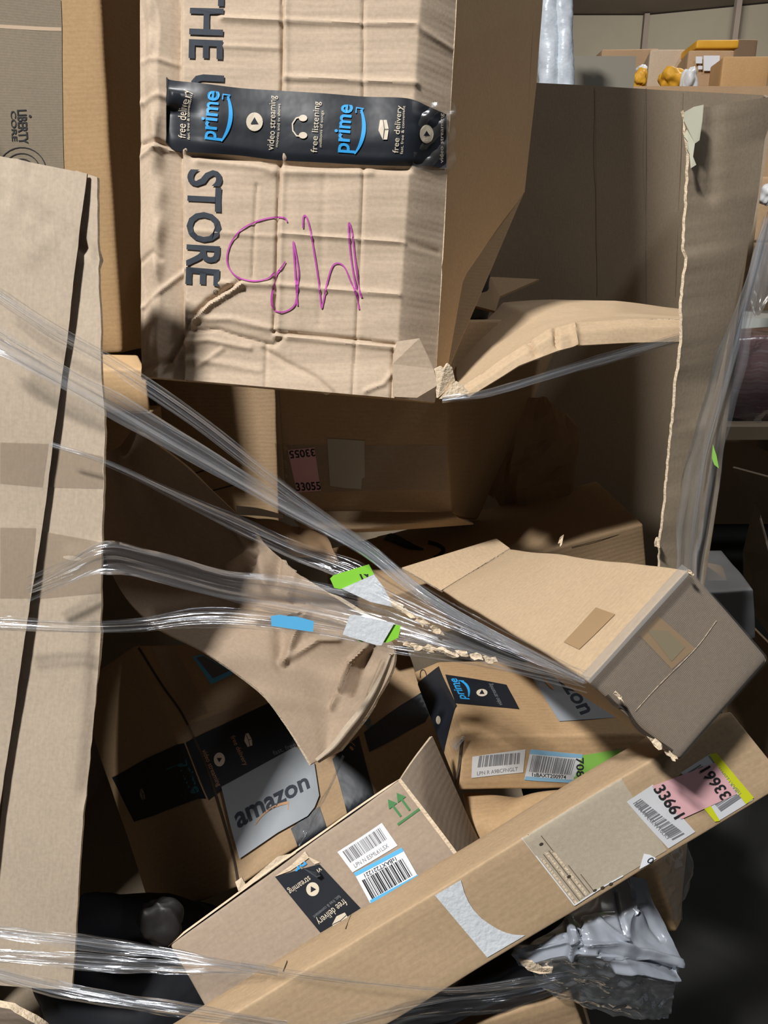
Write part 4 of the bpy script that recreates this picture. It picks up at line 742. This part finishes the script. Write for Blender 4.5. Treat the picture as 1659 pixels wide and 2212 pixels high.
# ------------------------------------------------------------------ stretch film
def ribbon(name, pts, wd, mat, parent=None, label=None, n=120, m=12, rip=.004, seed=0, twist=0, ropes=0):
    """pts: (px,py,z); wd: width in px at each point"""
    Q = lerp_grid(np.repeat(np.array(pts, float)[:, None, :], 2, 1), n, 2, True)[:, 0]; Wd = np.interp(np.linspace(0, 1, n), np.linspace(0, 1, len(wd)), wd) if hasattr(wd, '__len__') else np.full(n, wd)
    r = np.random.default_rng(seed); G = np.zeros((m, n, 3)); ph = r.uniform(0, 6, 8)
    for i in range(n):
        t = Q[min(i+1, n-1), :2]-Q[max(i-1, 0), :2]; t /= np.linalg.norm(t)+1e-9; nn = np.array([-t[1], t[0]])
        for j in range(m):
            s = j/(m-1)-.5; tw = twist*i/n*6.28; off = s*Wd[i]*math.cos(tw) if twist else s*Wd[i]
            zz = Q[i, 2]+rip*(math.sin(s*9+ph[0]+i*.03)+.6*math.sin(s*21+ph[1]-i*.05)+.4*math.sin(i*.11+ph[2]+s*5))*.5+(s*Wd[i]*math.sin(tw)/FPX*Q[i, 2] if twist else 0)
            e = off*(1+.10*math.sin(i*.12+ph[3])+.04*math.sin(i*.31+ph[4]))
            G[j, i] = P(Q[i, 0]+nn[0]*e, Q[i, 1]+nn[1]*e, zz)
    o = mk(name, G, grid_faces(m, n), mat, parent, grid_uv(G))
    if label: tag(o, label, 'stretch film')
    return o, G
def filmthing(label, pts, wd, strands, seed=0, mat=FILM, smat=FILMT, rip=.004):
    z = np.array(pts); lo = z[z[:, 1].argmax()]
    t = thing('stretch_film', label, 'stretch film', P(*lo), 'stretch film bands around the bin')
    o, G = ribbon('film_band', pts, wd, mat, t, None, 140, 14, rip, seed)
    for k, (off, w_) in enumerate(strands): ribbon('film_strand', [(x, y+off*(1-abs(2*i/(len(pts)-1)-1)*.15), zz-.003) for i, (x, y, zz) in enumerate(pts)], [w_, w_, w_, w_, w_*.8, w_*.35] if pts[-1][0] > 1240 and pts[-1][1] < 1500 else w_, smat, t, None, 140, 6, .002, seed+k+20, twist=0)
    return t, Surf(G)
fa, _ = filmthing('tight clear film rope, uppermost of those slanting down from the left panel', [(-40, 612, .700), (0, 640, .700), (110, 712, .702), (240, 785, .708), (420, 905, .70), (620, 1060, .69), (800, 1190, .67), (960, 1312, .645), (1262, 1468, .604)], [26, 28, 34, 36, 30, 26, 24, 18, 8], [(-8, 7), (5, 9)], 1)
fb, _ = filmthing('broad clear film rope just below the uppermost slanting one', [(-40, 712, .695), (0, 738, .695), (110, 800, .698), (240, 872, .705), (400, 965, .70), (600, 1082, .69), (780, 1180, .675), (940, 1300, .65), (1262, 1470, .606)], [60, 56, 50, 54, 46, 36, 28, 20, 8], [(-20, 6), (6, 22), (18, 5)], 4, FILMV)
fc, _ = filmthing('thin film strand slanting over the upper rim of the bent sheet', [(110, 960, .725), (230, 1000, .725), (380, 1070, .73), (520, 1135, .735), (640, 1190, .725), (760, 1235, .71), (900, 1310, .68), (1262, 1472, .608)], [10, 14, 22, 34, 46, 50, 36, 10], [(-2, 8)], 7)
fd, SD = filmthing('wide crinkled film band with the green sticker in the middle', [(60, 1275, .728), (150, 1235, .728), (230, 1205, .73), (330, 1222, .735), (480, 1262, .735), (640, 1290, .73), (800, 1325, .715), (960, 1375, .69), (1100, 1425, .655), (1268, 1474, .608)], [20, 40, 66, 70, 66, 76, 84, 60, 26, 8], [(-28, 8), (26, 9)], 9, FILMB, FILMT, .007)
fe, SEf = filmthing('flat film band with the blue tape scrap', [(-40, 1350, .722), (0, 1346, .722), (180, 1354, .728), (300, 1350, .735), (420, 1335, .735), (540, 1338, .73), (700, 1360, .72), (850, 1388, .705), (1000, 1410, .68), (1110, 1440, .65), (1265, 1476, .61)], [26, 30, 30, 30, 40, 44, 40, 44, 44, 28, 10], [(-10, 6), (10, 7)], 12)
# stickers stuck on the film
for par, zz, pts, m_ in [(fd, .700, [(713, 1250), (720, 1243), (797, 1219), (808, 1240), (736, 1273), (722, 1270)], LBLG), (fd, .699, [(738, 1272), (808, 1241), (828, 1268), (852, 1312), (800, 1300)], PAPER), (fe, .706, [(585, 1331), (604, 1328), (620, 1331), (640, 1332), (678, 1342), (676, 1365), (640, 1360), (586, 1352)], LBLB),
                         (fe, .694, [(838, 1345), (866, 1352), (860, 1378), (838, 1388), (776, 1386), (772, 1372)], LBLG), (fe, .692, [(740, 1371), (755, 1331), (765, 1328), (852, 1346), (824, 1394), (814, 1394)], PAPER)]:
    poly('sticker', [(x, y, zz+(y-1300)*.00006) for x, y in pts], .0004, m_, par)
S13 = Surf(lerp_grid(G2([[(760, 1225, .6975), (810, 1215, .6975)], [(765, 1265, .6975), (815, 1250, .6975)]]), 4, 4))
text(S13, 'IV', (782, 1253), (803, 1243), (-7, -15), INKK, fd, bold=.02)
Gfk = SD
for k, (x, y) in enumerate([(880, 1392), (900, 1398), (925, 1400), (948, 1402), (972, 1410), (1000, 1412), (1030, 1418), (1060, 1425), (860, 1310), (885, 1328), (910, 1342), (940, 1360)]):
    scrap('torn_cardboard_flake', x, y, .690-(x-880)*.00017, 17 if k < 8 else 20, KE, fe, .0008, .25 if k < 8 else .55)
# lower left bands
filmthing('upper of the three bright film bands at the lower left', [(-40, 2008, .69), (0, 2014, .69), (120, 2028, .69), (260, 2046, .69), (380, 2062, .685), (480, 2082, .675), (600, 2102, .655)], [30, 30, 34, 32, 26, 18, 10], [(-6, 10), (4, 8)], 21, FILMB)
filmthing('middle of the three bright film bands at the lower left', [(-40, 2062, .69), (0, 2064, .69), (120, 2072, .69), (250, 2082, .69), (360, 2088, .685), (460, 2094, .68), (545, 2100, .665)], [30, 32, 34, 40, 36, 22, 10], [(-12, 7), (8, 9)], 23, FILMB)
filmthing('lowest of the three bright film bands at the lower left', [(-40, 2096, .66), (0, 2106, .66), (120, 2136, .66), (250, 2160, .655), (380, 2180, .65), (500, 2198, .635), (620, 2216, .62)], [26, 30, 34, 36, 34, 30, 26], [(-6, 9), (7, 8)], 25, FILMB)
filmthing('thin film strands across the lower part of the long carton', [(520, 2085, .64), (650, 2106, .638), (800, 2124, .64), (980, 2138, .645), (1140, 2120, .66), (1230, 2105, .69)], [20, 22, 18, 14, 20, 16], [(0, 6)], 27, FILMD)
filmthing('film fold over the black bag at the bottom', [(700, 2235, .64), (850, 2196, .65), (980, 2172, .66), (1090, 2160, .67), (1210, 2130, .70)], [50, 60, 60, 50, 30], [(-14, 8)], 29, FILMD)
# twisted rope under the flap, vertical strip on the right remnant
filmthing('twisted film rope hanging below the bent tan flap', [(955, 862, .86), (1020, 855, .875), (1080, 842, .88), (1180, 812, .885), (1290, 780, .89), (1390, 752, .895), (1480, 728, .90)], [10, 14, 18, 20, 22, 26, 20], [(-3, 10), (3, 12), (0, 9)], 31, FILMB)
fv, SV = filmthing('upright clear film strip along the right torn bin strip', [(1662, 470, .825), (1640, 560, .835), (1612, 660, .845), (1585, 760, .855), (1552, 880, .875), (1525, 980, .89), (1508, 1080, .905), (1495, 1180, .925), (1488, 1270, .94)], [24, 34, 40, 60, 74, 80, 76, 70, 60], [(-14, 9), (10, 12), (0, 7)], 33, FILMV, FILMT, .006)
poly('sticker', [(1540, 960, .868), (1548, 985, .868), (1553, 1012, .868), (1543, 1004, .868), (1538, 990, .868)], .0005, LBLGD, fv)
# dark cord of film over the taped carton
filmthing('dark thin film cord in front of the large taped carton', [(742, 1632, .93), (715, 1695, .93), (690, 1740, .93), (665, 1790, .93), (645, 1828, .92)], [4, 7, 12, 14, 4], [(0, 5)], 35, FILMD, FILMD)

# ------------------------------------------------------------------ things beyond the bin
def bgbox(name, label, x0, y0, x1, y1, Y, dep, mat, cat='box', yaw=0, parts=None, zb=None):
    a = W(x0, y0, Y); b = W(x1, y1, Y); a2 = np.array([b[0]+dep*.0, b[1], a[2]])
    zl = min(a[2], b[2]) if zb is None else zb
    t = thing(name, label, cat, (.5*(a[0]+b[0]), Y, zl))
    dv = np.array([math.sin(yaw)*dep, math.cos(yaw)*dep, 0]); r = np.array([b[0]-a[0], 0, 0])
    TL = np.array([a[0], Y, a[2]]); BLc = np.array([a[0], Y, zl])
    carton(ext([TL, TL+r, BLc+r, BLc], dv), mat, t, amp=.006, fs=2, rad=.01, n=8)
    return t
BGK = card('bg_kraft', (.45, .295, .17), 0, .1); BGP = card('bg_kraft_pale', (.55, .42, .30), 0, .1); BGO = card('bg_kraft_orange', (.52, .31, .14), 0, .1); BGD = card('bg_kraft_dark', (.22, .145, .085), 0, .1)
def bgbin(label, x0, x1, y0, Y, dep, mat, slope=0):
    a = W(x0, y0, Y); b = W(x1, y0, Y); t = thing('cardboard_bin', label, 'bin', (.5*(a[0]+b[0]), Y, 0))
    for (lo, hi) in (((a[0], Y, 0), (b[0], Y+.012, a[2])), ((a[0], Y+dep, 0), (b[0], Y+dep+.012, a[2])), ((a[0], Y+.012, 0), (a[0]+.012, Y+dep, a[2])), ((b[0]-.012, Y+.012, 0), (b[0], Y+dep, a[2]))):
        v, f = boxv(lo, hi); mk('bin_wall', v, f, mat, t, [(p[0]+p[1], p[2]) for p in v], False)
bgbin('grey board bin standing beyond the torn bin', 1238, 1375, 121, 2.75, .7, SLATE)
bgbox('cardboard_box', 'tan carton behind the grey board bin', 1300, 106, 1402, 330, 4.7, .3, BGK, zb=1.5)
bgbox('cardboard_box', 'pale upright carton in the far heap', 1404, 105, 1458, 330, 4.25, .3, BGP, yaw=.2, zb=1.5)
t = bgbox('cardboard_box', 'carton with white papers on the far heap', 1488, 108, 1560, 330, 4.0, .3, BGK, yaw=.15, zb=1.5)
for (x0, y0, x1, y1) in [(1520, 120, 1555, 153), (1503, 122, 1517, 137), (1508, 142, 1517, 150)]:
    q = [W(x0, y0, 3.985), W(x1, y0, 3.985), W(x1, y1, 3.985), W(x0, y1, 3.985)]; mk('paper_label', q, [[0, 1, 2, 3]], LBL, t, None, False)
bgbox('cardboard_box', 'open carton at the right end of the far heap', 1562, 120, 1638, 330, 3.75, .18, BGO, yaw=.1, zb=1.5)
bgbox('carton_pack', 'yellow orange pack lying on top of the far heap', 1506, 85, 1596, 105, 4.05, .25, YEL, 'pack')
bgbox('cardboard_box', 'dark brown carton behind the yellow pack', 1590, 84, 1636, 112, 4.6, .3, BGD, zb=0.0)
bgbox('cardboard_box', 'dark carton between the pale upright carton and white bag', 1446, 110, 1496, 330, 5.05, .2, BGD, zb=1.5)
bgbin('tan board bin holding the far heap', 1240, 1900, 186, 3.5, 1.9, BGK)
tag(blob('white_bag', W(1487, 176, 3.7), (.04, .04, .055), WHITEP, None, .5, 9, 2), 'white crinkled bag beside the carton with white papers', 'bag')
tag(blob('paper_pack', W(1452, 172, 3.75), (.06, .05, .045), YEL, None, .5, 9, 4), 'orange crumpled pack in front of the pale carton', 'pack')
tag(blob('paper_pack', W(1383, 172, 3.7), (.028, .03, .04), YEL, None, .5, 9, 6), 'orange pack beside the grey board bin', 'pack')
tag(blob('white_bag', W(1386, 150, 3.75), (.024, .024, .022), WHITEP, None, .5, 9, 8), 'small white bag above the orange pack', 'bag')
# rolled quilted goods
ql = thing('bagged_roll', 'tall silver blue bag standing behind the STORE carton', 'bag', W(1200, 300, 2.4))
for (xa, xb, ph) in [(1166, 1206, 0), (1202, 1240, 2)]:
    G = np.zeros((60, 24, 3))
    for i, y in enumerate(np.linspace(-120, 300, 60)):
        tw = np.clip((y+120)/420, 0, 1)
        for j, a in enumerate(np.linspace(0, 2*math.pi, 24)):
            c = .5*(xa+xb)-(1-tw)*8*(1 if ph else .3); rr = .5*(xb-xa)*(.85+.15*tw)*(1+.05*math.sin(a*3+y/23.+ph)+.10*float(crumple(np.array([[[a*.12*math.cos(a), a*.1, y*.004]]]), 30, 4)[0, 0]))
            p = W(c, y, 2.4); G[i, j] = p+np.array([rr/FPX*2.5*math.cos(a), rr/FPX*2.5*math.sin(a), 0])
    mk('bag_roll', G, grid_faces(60, 24), QUILT, ql, grid_uv(G))
# right-hand strip of the aisle
t = thing('work_table', 'pale grey table edge beyond the right bin strip', 'table', (1.6, 2.9, 0))
a = W(1560, 688, 2.9); v, f = boxv((a[0], 2.9, a[2]-.04), (a[0]+1.2, 3.5, a[2])); mk('table_top', v, f, GREYT, t, None, False)
for sx in (.08, 1.1):
    for sy in (3.0, 3.4): v, f = boxv((a[0]+sx, sy, 0), (a[0]+sx+.05, sy+.05, a[2]-.04)); mk('leg', v, f, GREYT, t, None, False)
t = thing('wrapped_load', 'plum coloured pallet load under shiny film right of the torn strip', 'load', (1.5, 2.55, .5))
a = W(1530, 722, 2.5); b = W(1900, 915, 2.5); G4 = [np.array([a[0], 2.5, a[2]]), np.array([b[0], 2.5, a[2]]), np.array([b[0], 2.5, b[2]]), np.array([a[0], 2.5, b[2]])]
carton(ext(G4, np.array([0, .38, 0])), WRAP, t, 'load_body', amp=.02, fs=5, rad=.03, n=20); Gg = lerp_grid([[G4[0]+[0, -.02, .01], G4[1]+[0, -.02, .01]], [G4[3]+[0, -.02, 0], G4[2]+[0, -.02, 0]]], 40, 50); Gg = Gg+np.array([0, 1, 0])*(nfield(Gg, 14, 6, 3)*.02)[..., None]; shell('film_wrap', Gg, 0, FILM, t)
t = thing('pallet', 'wooden pallet beneath the plum wrapped load', 'pallet', (1.5, 2.5, .3))
for k, (yy, dz) in enumerate([(2.42, 0), (2.6, 0), (2.8, 0)]):
    a = W(1530, 922, 2.42); b = W(1530, 950, 2.42); v, f = boxv((a[0]-.1, yy, b[2]), (a[0]+1.1, yy+.1, a[2])); mk('pallet_board', v, f, WOOD, t, None, False)
for k in range(3): a = W(1530, 955, 2.42); v, f = boxv((a[0]-.1+k*.5, 2.44, a[2]-.12), (a[0]+.02+k*.5, 2.88, a[2]-.003)); mk('pallet_block', v, f, WOOD, t, None, False)
tag(blob('bubble_wrap_roll', W(1648, 590, 2.6), (.035, .05, .13), film('bubble', .1, .4, .35, .2, (1, .98, .95), 60, 60), None, .35, 9, 5), 'clear bubble wrapped bundle standing on the grey table', 'bundle')
tag(blob('paper_scrap', W(1655, 420, 2.7), (.02, .03, .03), WHITEP, None, .4, 9, 9), 'white paper scrap at the right edge above the bubble wrapped bundle', 'scrap')
bgbox('cardboard_box', 'orange carton sliver at the right edge above the bubble wrapped bundle', 1640, 380, 1760, 520, 2.9, .3, BGK)
# open cartons on the floor at the right edge
t = thing('cardboard_box', 'open carton with raised flaps at the right edge', 'box', W(1650, 1300, 1.9))
poly('flap', [(1582, 1010, 1.62), (1700, 1042, 1.45), (1700, 1110, 1.5), (1640, 1086, 1.6)], .005, KD, t); poly('side_panel', [(1630, 1085, 1.60), (1640, 1120, 1.58), (1662, 1200, 1.5), (1700, 1280, 1.42), (1700, 1420, 1.5), (1606, 1300, 1.65), (1605, 1190, 1.65)], .005, KD, t); poly('front_panel', [(1560, 1290, 1.75), (1700, 1430, 1.6), (1700, 1700, 1.8), (1560, 1600, 1.9)], .005, KB, t)
t = thing('wrapped_parcel', 'grey taped parcel on the floor right of the leaning carton', 'parcel', W(1560, 1330, 1.5))
cW = [P(1505, 1282, 1.30), P(1628, 1272, 1.30), P(1630, 1380, 1.36), P(1510, 1400, 1.36), P(1500, 1185, 1.45), P(1560, 1188, 1.47), P(1580, 1300, 1.55), P(1505, 1300, 1.55)]
_, SW = carton(cW, plain('grey_parcel_paper', (.20, .20, .205), .5, 0, .4, .2, 10), t, amp=.004, fs=8, seed=31, n=18); dpoly(SW['top'], [(1515, 1215), (1560, 1222), (1570, 1255), (1530, 1255)], FILMB, t, 'tape_patch')
